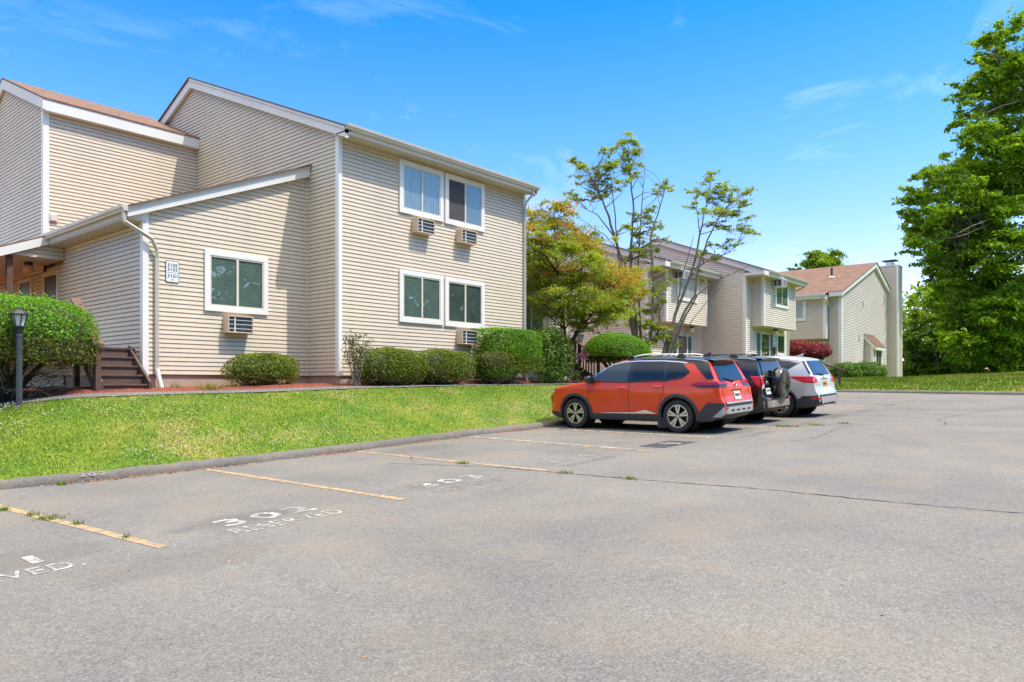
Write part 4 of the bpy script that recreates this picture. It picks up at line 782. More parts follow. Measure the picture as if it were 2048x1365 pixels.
# steps with a rail beside the bank
o = thing('garden_steps', 'low wooden steps with a sloping brown handrail beside the far bank', 'steps', (37.6, 10.9, -.3)); g = MB()
for i in range(4): g.box(37.0, 38.0, 10.9+.32*i, 11.2+.32*i, -.32+.12*i, -.24+.12*i)
g.build('tread', M['brown'], o)
for k in range(2): y = 10.85 + 2.0*k; z = -.32 + .66*k; g = MB(); g.box(37.55, 37.66, y, y+.11, z, z+.98); g.build('post', M['brown'], o)
g = MB(); Wall((0, 0), (0, 1), (1, 0)).poly(g, [(10.7, .62), (10.7, .70), (13.1, 1.44), (13.1, 1.36)], 37.5, 37.70); Wall((0, 0), (0, 1), (1, 0)).poly(g, [(10.9, .18), (10.9, .26), (13.0, .92), (13.0, .84)], 37.58, 37.62); g.build('handrail', M['brown'], o)
g = MB(); g.box(36.2, 38.2, 9.9, 10.75, -.36, -.27); struct('far_path', g, M['asphalt'])
# ================================================================== PLANTS
M['hedge'] = leafmat('bright_hedge_leaves', [(0.127, 0.324, 0.010), (0.189, 0.421, 0.013), (0.095, 0.235, 0.010), (0.240, 0.438, 0.024)], .4)
M['yew'] = leafmat('yellow_green_yew_leaves', [(0.135, 0.230, 0.012), (0.230, 0.297, 0.016), (0.081, 0.149, 0.010), (0.270, 0.284, 0.030)], .35)
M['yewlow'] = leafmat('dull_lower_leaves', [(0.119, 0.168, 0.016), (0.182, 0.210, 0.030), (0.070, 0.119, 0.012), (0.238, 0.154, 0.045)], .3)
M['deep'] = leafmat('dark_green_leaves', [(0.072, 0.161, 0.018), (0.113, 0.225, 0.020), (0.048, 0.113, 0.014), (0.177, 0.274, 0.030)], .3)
M['rhodo'] = leafmat('long_glossy_leaves', [(0.090, 0.182, 0.022), (0.150, 0.266, 0.030), (0.060, 0.119, 0.018), (0.225, 0.336, 0.050)], .3, .5, .25)
M['juniper'] = leafmat('juniper_sprays', [(0.083, 0.188, 0.014), (0.128, 0.247, 0.020), (0.060, 0.128, 0.012)], .3)
M['maple'] = leafmat('dark_red_leaves', [(0.208, 0.019, 0.035), (0.320, 0.035, 0.056), (0.128, 0.016, 0.029), (0.384, 0.088, 0.072)], .35)
M['turning'] = leafmat('green_and_orange_leaves', [(.20, .36, .035), (.26, .40, .04), (.34, .43, .045), (.17, .31, .03), (.42, .42, .05), (.24, .38, .04), (.50, .38, .055), (.20, .35, .035)], .5)
M['turned'] = leafmat('orange_leaves', [(.55, .26, .05), (.52, .33, .05), (.56, .19, .05), (.46, .36, .05), (.50, .14, .06), (.42, .36, .04)], .5)
M['airy'] = leafmat('light_green_leaves', [(0.245, 0.344, 0.030), (0.356, 0.452, 0.036), (0.179, 0.272, 0.024), (0.446, 0.506, 0.072)], .45)
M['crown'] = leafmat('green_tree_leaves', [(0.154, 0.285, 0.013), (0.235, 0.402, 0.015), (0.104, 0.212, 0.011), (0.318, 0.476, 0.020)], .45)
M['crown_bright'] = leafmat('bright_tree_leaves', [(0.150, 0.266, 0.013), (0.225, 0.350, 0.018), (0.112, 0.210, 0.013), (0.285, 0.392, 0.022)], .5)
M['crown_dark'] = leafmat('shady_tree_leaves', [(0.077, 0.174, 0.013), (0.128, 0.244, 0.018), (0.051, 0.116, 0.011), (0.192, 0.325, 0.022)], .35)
M['sparse'] = leafmat('thin_olive_leaves', [(.12, .15, .03), (.17, .20, .04), (.20, .16, .05), (.08, .11, .025)], .4)
M['pink'] = leafmat('pink_petals', [(.55, .16, .33), (.66, .26, .42)], .4)
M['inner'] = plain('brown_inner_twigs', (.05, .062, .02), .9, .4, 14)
def unit(v): return v / np.maximum(1e-9, np.linalg.norm(v, axis=1))[:, None]
def leaves(P, size, normal=None, spread=1.0, aspect=.5, ext=(.6, 1.35)):
    """a small pointed face at every point; normals scatter about the one given"""
    n = len(P); N = RNG.normal(0, 1, (n, 3)) * spread
    if normal is not None: N = N + normal
    N = unit(N); A = unit(np.cross(N, RNG.normal(0, 1, (n, 3)))); B = np.cross(N, A); s = size * RNG.uniform(*ext, n)[:, None]; q = s * aspect
    fold = N * s * .18
    V = np.stack([P - A*s, P - B*q + fold*.6, P + A*s - fold, P + B*q + fold*.6], 1).reshape(-1, 3)
    return V, np.arange(4*n).reshape(-1, 4)
def cat(*parts):
    V, Fc, b = [], [], 0
    for v, f in parts: V.append(v); Fc.append(f + b); b += len(v)
    return np.concatenate(V), np.concatenate(Fc)
def sphere_dirs(n): return unit(RNG.normal(0, 1, (n, 3)))
def superq(D, r, e):                           # point of a rounded box in direction D
    return D / (np.sum(np.abs(D / np.array(r))**e, 1)**(1/e))[:, None]
def lumpy(Pt, c, amp, fr):
    return np.array([1 + amp*mnoise.noise(Vector((p[0]*fr + c[0], p[1]*fr + c[1], p[2]*fr))) for p in Pt])[:, None]
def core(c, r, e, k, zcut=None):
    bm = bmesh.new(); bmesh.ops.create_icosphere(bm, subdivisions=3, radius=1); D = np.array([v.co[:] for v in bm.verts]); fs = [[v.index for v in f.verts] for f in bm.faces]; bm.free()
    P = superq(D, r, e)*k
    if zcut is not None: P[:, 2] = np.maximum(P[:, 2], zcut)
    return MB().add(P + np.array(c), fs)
def shrub(name, label, cat_, c, r, n, size, mat, e=2.6, zcut=None, base=None, low=None, stems=8, group=None, amp=.10, thick=.13, fr=1.6, stem_mat='twig', flat=None, inner=.80, aspect=.5):
    """clipped bush: leaves on a lumpy rounded shell, a dense twig core and a few stems; low = (height fraction, material) for a duller skirt"""
    c = np.array(c, float); gz = base if base is not None else c[2] - r[2]; o = thing(name, label, cat_, (c[0], c[1], gz), group=group)
    D = sphere_dirs(int(n*1.3)); P = superq(D, r, e); P = P * lumpy(P, c, amp, fr) * (1 - np.abs(RNG.normal(0, thick, (len(P), 1)))*.8) * (1 + (RNG.random((len(P), 1)) < .035)*RNG.uniform(.02, .11, (len(P), 1)))
    if zcut is not None: k = P[:, 2] > zcut + RNG.normal(0, .05, len(P)); P, D = P[k], D[k]
    N = unit(D / np.array(r)**1.0)
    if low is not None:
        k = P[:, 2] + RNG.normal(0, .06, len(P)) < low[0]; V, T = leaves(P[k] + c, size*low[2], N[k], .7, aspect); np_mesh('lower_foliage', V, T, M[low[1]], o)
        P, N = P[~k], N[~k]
        if len(low) > 3: pass
    V, T = leaves(P + c, size, N, .65, aspect); np_mesh('foliage', V, T, M[mat], o)
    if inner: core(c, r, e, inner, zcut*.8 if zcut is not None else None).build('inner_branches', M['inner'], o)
    if stems:
        g = MB()
        for i in range(stems):
            a = random.random()*6.28; q = random.uniform(.1, .85); top = Vector((c[0] + math.cos(a)*r[0]*q, c[1] + math.sin(a)*r[1]*q, c[2] + (zcut or -r[2]*.3) + random.uniform(0, .15)*r[2])); bt = Vector((c[0] + math.cos(a)*r[0]*q*.35, c[1] + math.sin(a)*r[1]*q*.35, gz - .05)); md = (top + bt)/2 + Vector((random.gauss(0, .05), random.gauss(0, .05), 0))
            g.tube([bt, md, top], [.022, .016, .009], 5)
            for _ in range(4):
                p = bt.lerp(top, random.uniform(.25, .95)); g.tube([p, p + Vector((random.gauss(0, .16), random.gauss(0, .16), random.uniform(.0, .16)))], [.008, .003], 4, False)
        g.build('stems', M[stem_mat], o)
    return o
# --- big round yew by the steps
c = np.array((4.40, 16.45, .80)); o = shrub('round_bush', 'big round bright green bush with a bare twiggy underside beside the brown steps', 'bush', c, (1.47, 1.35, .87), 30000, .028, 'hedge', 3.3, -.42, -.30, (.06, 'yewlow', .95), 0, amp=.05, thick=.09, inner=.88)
g = MB()
for i in range(9):
    a = i*.7 + random.random()*.4; q = random.uniform(.3, .95); g.tube([(c[0]+.05*math.cos(a), c[1]+.05*math.sin(a), -.38), (c[0]+.35*q*math.cos(a), c[1]+.35*q*math.sin(a), .0), (c[0]+1.0*q*math.cos(a), c[1]+.9*q*math.sin(a), .55)], [.10, .075, .03], 7)
g.build('trunk', M['barkdark'], o, smooth=True)
g = MB()
for i in range(420):
    a = random.random()*6.28; q = math.sqrt(random.random())*1.25; p = Vector((c[0] + q*math.cos(a)*1.08, c[1] + q*math.sin(a), random.uniform(-.18, .45))); q2 = Vector((c[0] + q*.75*math.cos(a), c[1] + q*.75*math.sin(a), p.z - random.uniform(-.1, .25)))
    m_ = p.lerp(q2, .5) + Vector((random.gauss(0, .06), random.gauss(0, .06), random.gauss(0, .06))); g.tube([q2, m_, p], [.007, .005, .0025], 4, False)
g.build('bare_twigs', M['twig'], o)
GB = 'clipped bushes along the front of the beige building'
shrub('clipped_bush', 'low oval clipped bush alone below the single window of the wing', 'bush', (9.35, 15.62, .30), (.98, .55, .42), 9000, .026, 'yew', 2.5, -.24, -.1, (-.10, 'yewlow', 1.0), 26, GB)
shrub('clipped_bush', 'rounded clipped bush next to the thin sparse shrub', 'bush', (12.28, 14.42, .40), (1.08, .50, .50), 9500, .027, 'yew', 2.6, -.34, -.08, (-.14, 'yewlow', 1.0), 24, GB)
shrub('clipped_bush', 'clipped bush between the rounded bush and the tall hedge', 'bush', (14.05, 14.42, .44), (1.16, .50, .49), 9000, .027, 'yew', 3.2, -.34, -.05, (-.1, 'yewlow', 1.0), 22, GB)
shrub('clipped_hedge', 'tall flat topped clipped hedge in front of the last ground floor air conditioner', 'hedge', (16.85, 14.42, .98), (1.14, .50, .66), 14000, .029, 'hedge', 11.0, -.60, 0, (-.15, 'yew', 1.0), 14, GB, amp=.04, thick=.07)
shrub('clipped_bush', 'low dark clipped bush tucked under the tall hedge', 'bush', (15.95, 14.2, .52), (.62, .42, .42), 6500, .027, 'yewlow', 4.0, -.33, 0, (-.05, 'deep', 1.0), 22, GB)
# thin sparse shrub
def twiggy(name, label, cat_, base, h, n, spread, leafm, size, cnt, stem='twig', grp=None, lean=(0, 0)):
    o = thing(name, label, cat_, base, group=grp); b = Vector(base); g = MB(); tips = []
    for i in range(n):
        a = random.random()*6.28; q = spread*random.uniform(.3, 1); top = b + Vector((math.cos(a)*q + lean[0], math.sin(a)*q*.7 + lean[1], h*random.uniform(.55, 1))); m_ = b.lerp(top, .45) + Vector((random.gauss(0, .04), random.gauss(0, .04), 0)); g.tube([b + Vector((random.gauss(0, .04), random.gauss(0, .04), -.05)), m_, top], [.014, .010, .004], 5); tips.append((m_, top))
        for _ in range(7):
            p = m_.lerp(top, random.random()); q2 = p + Vector((random.gauss(0, .15), random.gauss(0, .12), random.uniform(.02, .18))); g.tube([p, q2], [.005, .002], 4, False); tips.append((p, q2))
    g.build('stems', M[stem], o); P = []
    for _ in range(cnt): a, q = random.choice(tips); p = a.lerp(q, random.uniform(.3, 1.1)); P.append(p + Vector((random.gauss(0, .035), random.gauss(0, .035), random.gauss(0, .035))))
    V, T = leaves(np.array(P), size, None, 1, .3); np_mesh('leaves', V, T, M[leafm], o); return o
twiggy('sparse_shrub', 'thin see-through shrub with few leaves at the corner of the beige building', 'shrub', (11.15, 14.45, -.06), 1.32, 13, .36, 'sparse', .042, 620)
def dense_big(name, label, cat_, c, r, n, size, mat, gz, aspect=.28):
    c = np.array(c, float); o = thing(name, label, cat_, (c[0], c[1], gz)); D = sphere_dirs(n); P = D*np.array(r)*(RNG.random((n, 1))**.45)*lumpy(D, c, .18, 2.2) + c; V, T = leaves(P, size, D + np.array([0, 0, .4]), .8, aspect); np_mesh('leaves', V, T, M[mat], o); g = MB()
    for i in range(13):
        a = random.random()*6.28; q = random.uniform(.2, .9); g.tube([(c[0] + .25*math.cos(a)*q, c[1] + .2*math.sin(a), gz-.05), (c[0] + r[0]*.5*q*math.cos(a), c[1] + r[1]*.5*q*math.sin(a), gz + (c[2]-gz)*.6), (c[0] + r[0]*.8*q*math.cos(a), c[1] + r[1]*.8*q*math.sin(a), c[2] + r[2]*.5)], [.022, .016, .006], 5)
    g.build('stems', M['twig'], o); return o
o = dense_big('rhododendron', 'tall loose shrub with long glossy leaves right of the clipped hedge', 'shrub', (19.25, 14.6, 1.02), (1.05, .6, .88), 3600, .085, 'rhodo', .0)
P = np.array([(20.55, 14.3, .95)]) + RNG.normal(0, .09, (60, 3)); V, T = leaves(P, .05, None, 1, .7); np_mesh('flowers', V, T, M['pink'], o)
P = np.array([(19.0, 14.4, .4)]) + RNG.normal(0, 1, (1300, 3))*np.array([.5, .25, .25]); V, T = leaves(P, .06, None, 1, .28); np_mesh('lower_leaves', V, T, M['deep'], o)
# umbrella shaped bush
c = np.array((24.15, 15.2, .95)); o = thing('umbrella_bush', 'umbrella shaped bush, bright on top and dark beneath, behind the orange car', 'bush', (c[0], c[1], .05))
D = sphere_dirs(20000); D[:, 2] = np.abs(D[:, 2]); P = superq(D, (1.42, 1.3, 1.0), 2.2)*lumpy(D, c, .06, 1.6)*(1 - np.abs(RNG.normal(0, .05, (len(D), 1)))); k = P[:, 2] > .08; V, T = leaves(P[k] + c, .034, D[k], .6); np_mesh('foliage', V, T, M['hedge'], o)
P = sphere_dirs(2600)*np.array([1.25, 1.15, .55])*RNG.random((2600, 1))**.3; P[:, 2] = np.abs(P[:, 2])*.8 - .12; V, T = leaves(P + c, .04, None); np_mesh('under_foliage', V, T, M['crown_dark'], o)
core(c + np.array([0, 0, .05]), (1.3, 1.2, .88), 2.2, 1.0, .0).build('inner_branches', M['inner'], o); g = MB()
for i in range(8): a = i*.8; g.tube([(c[0], c[1], .0), (c[0] + .22*math.cos(a), c[1] + .2*math.sin(a), .45), (c[0] + .9*math.cos(a), c[1] + .8*math.sin(a), 1.15)], [.075, .055, .02], 6)
g.build('trunk', M['barkdark'], o, smooth=True)
# red maples and junipers by the far houses
def mound(name, label, cat_, c, r, n, size, mat, gz, group=None, droop=.5, trunk=True, asp=.3, dens=.35):
    c = np.array(c, float); o = thing(name, label, cat_, (c[0], c[1], gz), group=group); D = sphere_dirs(n); P = D*np.array(r)*(RNG.random((n, 1))**dens)*lumpy(D, c, .28, 2.6) + c; V, T = leaves(P, size, D*np.array([1, 1, .5]) + np.array([0, 0, droop]), .6, asp); np_mesh('foliage', V, T, M[mat], o)
    g = MB()
    for i in range(6): a = i*1.05; g.tube([(c[0], c[1], gz-.1), (c[0] + r[0]*.2*math.cos(a), c[1] + r[1]*.2*math.sin(a), (gz + c[2])/2), (c[0] + r[0]*.7*math.cos(a), c[1] + r[1]*.7*math.sin(a), c[2] + r[2]*.2)], [.07, .05, .012], 6)
    g.build('stems', M['barkdark'], o); return o
mound('red_maple', 'dark red weeping maple in front of the gabled house, nearer its white trim', 'tree', (44.6, 14.3, 1.95), (1.05, .9, .52), 5200, .07, 'maple', .1, 'red maples between the houses'); mound('red_maple', 'dark red weeping maple close to the townhouse corner', 'tree', (43.3, 14.9, 2.05), (1.0, .9, .50), 4800, .07, 'maple', .1, 'red maples between the houses')
mound('juniper', 'wide spreading juniper below the gable of the far house', 'shrub', (48.1, 12.25, .72), (1.75, .9, .66), 9000, .075, 'juniper', .3, 'junipers by the gabled house'); mound('juniper', 'smaller juniper behind the sloping handrail', 'shrub', (45.1, 12.75, .72), (1.25, .8, .55), 6000, .075, 'juniper', .3, 'junipers by the gabled house')
# ---------------------------------------------------------------- trees
def tree_from(name, label, cat_, base, stems, clumps, mat, bark, size, dens, group=None, twig_n=5, droop=.2, asp=.45, trunk_name='trunk', sub=7, twig_mat=None):
    """stems: list of (points, radii); clumps: (centre, (rx,ry,rz)); twigs run from the nearest stem into each clump"""
    o = thing(name, label, cat_, base, group=group); g = MB(); joints = []
    for pts, rad in stems:
        fine, fr_ = [], []
        for i in range(len(pts)-1):
            for k in range(3):
                t = k/3; p = Vector(pts[i]).lerp(Vector(pts[i+1]), t); j = (rad[i]*(1-t) + rad[i+1]*t); fine.append(p + Vector((random.gauss(0, 1), random.gauss(0, 1), 0))*j*.35); fr_.append(j)
        fine.append(Vector(pts[-1])); fr_.append(rad[-1]); g.tube(fine, fr_, 7); joints += list(zip(fine, fr_))
    g.build(trunk_name, M[bark], o, smooth=60); tw = MB(); PV = []; PN = []
    for cc, rr in clumps:
        cc = Vector(cc); cand = sorted(joints, key=lambda j: (j[0]-cc).length + (1.2 if j[0].z > cc.z else 0))[:4]
        for _ in range(twig_n):
            p, rad = random.choice(cand[:3]); e = cc + Vector((random.gauss(0, .55)*rr[0], random.gauss(0, .55)*rr[1], random.gauss(0, .5)*rr[2])); m_ = p.lerp(e, .5) + Vector((random.gauss(0, .08), random.gauss(0, .08), random.uniform(-.05, .12)))*(e-p).length; tw.tube([p, m_, e], [min(rad*.6, .03), min(rad*.4, .018), .005], 5, False)
        n = max(40, int(dens*(rr[0]*rr[1]*rr[2])**(2/3)))
        # every clump is a handful of loose sprays, longer than they are deep
        S = RNG.normal(0, .50, (sub, 3))*np.array(rr) + np.array(cc); sr = RNG.uniform(.26, .52, (sub, 1))*np.array([[rr[0], rr[1], rr[2]*.62]]); an = RNG.uniform(0, 2*np.pi, sub); el = RNG.normal(-.12, .35, sub)
        ax = np.stack([np.cos(an)*np.cos(el), np.sin(an)*np.cos(el), np.sin(el)], 1); k = RNG.integers(0, sub, n); t = RNG.normal(0, .85, (n, 1))*sr[k][:, :1]
        q = S[k] + ax[k]*t + RNG.normal(0, .42, (n, 3))*sr[k] - np.array([0, 0, 1])*np.abs(t)*.18; PV.append(q); PN.append(RNG.normal(0, .45, (n, 3)) + np.array([.12, -.38, .55 + droop]))
    tw.build('branches', M[twig_mat or bark], o); V, T = leaves(np.concatenate(PV), size, np.concatenate(PN), .75, asp); np_mesh('crown', V, T, M[mat], o); return o
def px_stem(pts, D0, D1, r0, r1):
    n = len(pts); return [PD(x, y, D0 + (D1-D0)*i/(n-1)) for i, (x, y) in enumerate(pts)], [r0 + (r1-r0)*i/(n-1) for i in range(n)]
def px_clumps(lst, D, dj, flat=.8):
    res = []
    for q in lst:
        x, y, r = q[:3]; d = D + random.uniform(-dj, dj) if len(q) < 4 else q[3]; m_ = r/F*d; res.append((PD(x, y, d), (m_, m_*1.05, m_*flat)))
    return res
# tree turning orange at the corner
D = 25.4
st = [px_stem([(1128, 752), (1134, 700), (1152, 668), (1166, 640), (1172, 610)], D, D, .085, .05), px_stem([(1134, 700), (1130, 660), (1122, 600), (1112, 520), (1108, 430)], D, D-.2, .06, .015), px_stem([(1150, 668), (1175, 640), (1205, 600), (1240, 560)], D, D-.5, .05, .012), px_stem([(1166, 640), (1160, 590), (1165, 520), (1150, 460)], D, D+.4, .04, .012), px_stem([(1172, 610), (1200, 580), (1225, 540)], D, D+.5, .04, .012)]
cl = [(1108, 412, 16), (1135, 420, 20), (1070, 428, 18), (1095, 445, 26), (1130, 455, 32), (1060, 450, 18), (1050, 470, 14), (1165, 470, 28), (1075, 480, 34), (1115, 495, 42), (1150, 500, 40), (1185, 495, 28), (1065, 520, 28), (1100, 540, 44), (1145, 545, 48), (1195, 530, 38), (1075, 570, 34), (1115, 590, 42), (1160, 595, 46), (1205, 570, 44), (1235, 545, 36), (1260, 560, 32), (1275, 590, 24), (1245, 590, 36), (1210, 615, 38), (1170, 635, 30), (1235, 620, 26), (1125, 630, 28), (1090, 615, 24), (1070, 600, 18), (1195, 645, 20), (1160, 655, 14)]
leafy = tree_from('leafy_tree', 'bushy small tree turning orange at the right corner of the beige building', 'tree', PD(1128, 752, D), st, px_clumps(cl, D, .9, .8), 'turning', 'barkdark', .050, 5200, None, 3, .0, .40, sub=13)
PV = []
for x, y, r_ in [(1108, 408, 22), (1135, 418, 22), (1070, 425, 20), (1092, 440, 24), (1128, 450, 26), (1058, 455, 18), (1162, 470, 26), (1078, 475, 24), (1110, 480, 26), (1150, 495, 28), (1185, 498, 26), (1062, 515, 20), (1195, 530, 30), (1240, 545, 30), (1262, 560, 28), (1275, 585, 22), (1228, 575, 26), (1130, 535, 22), (1095, 550, 18), (1165, 560, 24), (1250, 600, 22), (1205, 600, 18)]:
    D_ = D - random.uniform(-.2, .9); m_ = r_/F*D_; n = int(7*r_); PV.append(np.array(PD(x, y, D_)) + RNG.normal(0, .6, (n, 3))*np.array([m_, m_, m_*.55]))
PV = np.concatenate(PV); V, T = leaves(PV, .05, np.array([.1, -.4, .5]), .7, .4); np_mesh('turning_leaves', V, T, M['turned'], leafy)
# the sparse tree of many stems
D = 29.5
st = [px_stem([(1275, 700), (1262, 640), (1250, 590), (1240, 520), (1222, 450), (1205, 400), (1180, 350)], D, D-.6, .11, .02), px_stem([(1277, 700), (1268, 620), (1262, 560), (1262, 500), (1268, 420), (1262, 360), (1255, 300)], D, D+.5, .09, .018), px_stem([(1262, 640), (1240, 560), (1235, 500), (1230, 430), (1222, 360)], D, D+.8, .06, .015), px_stem([(1300, 690), (1305, 620), (1306, 540), (1300, 480), (1315, 430), (1330, 380)], D-.5, D-1, .07, .015), px_stem([(1280, 690), (1276, 560), (1280, 470), (1285, 400), (1290, 330)], D+.5, D+.9, .05, .012), px_stem([(1262, 560), (1225, 470), (1195, 430), (1165, 415)], D, D-.7, .04, .01), px_stem([(1235, 500), (1210, 470), (1180, 452), (1150, 430)], D, D-.3, .022, .006), px_stem([(1310, 690), (1320, 640), (1318, 600), (1300, 560)], D-.4, D-.8, .05, .012), px_stem([(1265, 600), (1230, 560), (1212, 510), (1195, 470)], D, D+.6, .03, .008)]
cl = [(1262, 285, 20), (1235, 290, 16), (1218, 300, 12), (1275, 305, 18), (1245, 312, 22), (1205, 305, 10), (1225, 330, 22), (1255, 340, 20), (1155, 325, 14), (1170, 335, 18), (1190, 340, 14), (1160, 355, 14), (1180, 368, 20), (1205, 362, 18), (1145, 318, 9), (1215, 345, 16), (1190, 395, 18), (1170, 400, 12), (1215, 385, 14), (1150, 392, 14), (1140, 385, 10), (1245, 370, 18), (1272, 350, 12), (1280, 330, 10), (1325, 372, 14), (1340, 378, 9), (1312, 385, 10), (1332, 365, 10), (1300, 420, 14), (1290, 440, 18), (1310, 455, 14), (1275, 430, 12), (1262, 455, 16), (1280, 475, 18), (1300, 485, 14), (1265, 500, 16), (1310, 500, 10), (1335, 480, 8), (1285, 510, 14), (1255, 520, 10), (1310, 580, 16), (1330, 570, 12), (1300, 620, 22), (1280, 650, 22), (1310, 650, 24), (1295, 680, 22), (1325, 600, 14), (1265, 625, 14), (1320, 675, 16), (1340, 560, 10)]
tree_from('multi_stem_tree', 'tall airy tree with many thin stems, taller of two sparse trees', 'tree', PD(1280, 712, D), st, px_clumps(cl, D, .7, .6), 'airy', 'bark', .052, 5200, 'sparse trees in front of the townhouse', 4, .35, .36)
D = 29.0
st = [px_stem([(1325, 712), (1345, 650), (1365, 590), (1385, 540), (1400, 470), (1410, 420), (1420, 380)], D, D+.5, .075, .014), px_stem([(1335, 712), (1360, 640), (1390, 590), (1398, 530), (1415, 480), (1440, 430), (1465, 400)], D, D-.4, .07, .014), px_stem([(1340, 712), (1372, 630), (1395, 590), (1430, 562), (1470, 545), (1500, 532)], D, D-.7, .045, .008), px_stem([(1330, 712), (1350, 640), (1362, 560), (1380, 500), (1388, 468)], D, D+.6, .05, .006), px_stem([(1385, 540), (1420, 520), (1460, 505), (1490, 470)], D, D-.4, .03, .008), px_stem([(1400, 470), (1395, 430), (1392, 400)], D, D, .025, .008), px_stem([(1345, 712), (1385, 640), (1425, 590), (1450, 568)], D-.3, D-.9, .022, .006)]
cl = [(1420, 350, 14), (1410, 362, 12), (1440, 372, 18), (1465, 378, 16), (1490, 385, 14), (1502, 378, 8), (1388, 378, 12), (1400, 390, 16), (1425, 392, 20), (1455, 400, 20), (1485, 408, 16), (1385, 412, 14), (1410, 420, 16), (1440, 425, 20), (1470, 430, 18), (1495, 435, 12), (1445, 455, 16), (1475, 460, 18), (1505, 462, 12), (1515, 468, 8), (1455, 480, 10), (1420, 448, 10), (1425, 490, 10), (1405, 505, 12), (1430, 515, 12), (1450, 495, 10), (1475, 488, 10), (1395, 540, 8), (1405, 560, 9), (1345, 690, 14), (1330, 670, 12)]
tree_from('multi_stem_tree', 'leaning airy tree with bare lower stems, shorter of two sparse trees', 'tree', PD(1332, 714, D), st, px_clumps(cl, D, .7, .55), 'airy', 'bark', .052, 5200, 'sparse trees in front of the townhouse', 4, .35, .36)
# the big tree at the right edge
D = 56
st = [px_stem([(2120, 762), (2115, 640), (2105, 500), (2095, 360), (2085, 220), (2080, 110)], D, D, .62, .12), px_stem([(2112, 640), (2060, 420), (2000, 440), (1930, 470), (1895, 478)], D, D-3.5, .11, .02), px_stem([(2105, 500), (2048, 408), (1990, 435), (1945, 452), (1910, 470)], D, D-4, .10, .02), px_stem([(2095, 360), (2048, 200), (2005, 212), (1975, 225)], D, D-3, .10, .02), px_stem([(2090, 250), (2040, 150), (2000, 120), (1980, 100)], D, D-2, .08, .02), px_stem([(2118, 700), (2070, 640), (2010, 600), (1950, 560)], D, D+1, .14, .03), px_stem([(2105, 500), (2170, 400), (2230, 350)], D, D, .15, .03)]
cl = [(2038, 52, 28), (1985, 76, 24), (1962, 92, 18), (2000, 115, 30), (2040, 130, 38), (1958, 118, 12), (1975, 150, 24), (1946, 178, 26), (1985, 185, 34), (2028, 205, 42), (1928, 198, 14), (1930, 230, 16), (1960, 255, 32), (2000, 275, 40), (2042, 290, 44), (1918, 248, 10), (1935, 290, 22), (1925, 322, 26), (1955, 345, 40), (2000, 360, 46), (2042, 375, 46), (1850, 358, 22), (1875, 352, 26), (1905, 368, 34), (1830, 395, 24), (1860, 405, 30), (1900, 418, 38), (1950, 420, 44), (2005, 440, 48), (1816, 428, 16), (1838, 445, 26), (1880, 452, 36), (1925, 480, 42), (1975, 498, 46), (2035, 500, 50), (1822, 478, 16), (1845, 492, 26), (1880, 510, 32), (1915, 535, 38), (1960, 560, 46), (2015, 575, 50), (1868, 545, 20), (1890, 575, 30), (1920, 605, 38), (1975, 630, 44), (2035, 640, 50), (1900, 630, 26), (2090, 90, 50), (2100, 180, 60), (2110, 280, 60), (2110, 400, 60), (2120, 520, 60), (2180, 250, 70), (2190, 400, 70), (2180, 120, 50), (1975, 215, 30), (2010, 245, 34), (1985, 315, 34), (2025, 335, 36), (1940, 375, 30), (1975, 395, 34), (2025, 410, 36), (1870, 425, 26), (1925, 445, 34), (1985, 465, 36), (1900, 500, 30), (1950, 515, 36), (2000, 535, 38), (1985, 595, 36), (2030, 605, 36), (1945, 590, 30), (2005, 665, 34), (1960, 672, 26), (1850, 470, 22), (1905, 680, 32), (1955, 700, 36), (2005, 712, 38), (2045, 700, 44), (1930, 665, 30), (1985, 680, 34), (2045, 735, 30), (1900, 640, 28), (2090, 650, 60), (2015, 165, 28), (1975, 120, 18), (1860, 525, 18)]
tree_from('broadleaf_tree', 'largest leafy tree filling the right edge, with pale bare limbs showing', 'tree', PD(2120, 770, D), st, px_clumps(cl, D, 3.6, .74), 'crown', 'bark', .17, 900, 'leafy trees beyond the far bank', 3, .15, .5, sub=11, twig_mat='barkdark')
# the wood behind: each tree a thing
def wood_tree(label, px, top, D, w, mat, seed, low=770, bark='barkdark', n=18, size=.13, dens=900):
    random.seed(seed); cl = []; h = low - top
    for i in range(n):
        f = random.random(); y = top + h*(.05 + .87*f); rr = w*random.uniform(.34, .58)*(1 - .35*abs(f - .45)); x = px + random.uniform(-1, 1)*w*.75*math.sqrt(max(.05, 1 - (2*f-.9)**2*.8)); cl.append((x, y, rr, D + random.uniform(-1, 1)*w/F*D*.6))
    cl.append((px, top + w*.3, w*.35, D))
    st = [px_stem([(px, low+6), (px + random.uniform(-6, 6), top + h*.6), (px, top + h*.2)], D, D, .22, .05), px_stem([(px, top + h*.7), (px - w*.5, top + h*.4)], D, D+1, .1, .03), px_stem([(px, top + h*.6), (px + w*.5, top + h*.3)], D, D-1, .1, .03)]
    return tree_from('broadleaf_tree', label, 'tree', PD(px, low, D), st, px_clumps(cl, D, 0, .75), mat, bark, size, dens, 'leafy trees beyond the far bank', 2, .2, .5)
wood_tree('bright leafy tree showing just right of the tall chimney', 1832, 582, 74, 40, 'crown_bright', 3, n=18); wood_tree('bright tree crown half hidden by the big right tree', 1895, 560, 78, 52, 'crown_bright', 4, n=20); wood_tree('dark low tree at the foot of the chimney', 1826, 672, 64, 40, 'crown_dark', 5, n=16); wood_tree('dark bushy tree on the bank left of the leaning limb', 1878, 655, 62, 42, 'crown_dark', 6, n=16)
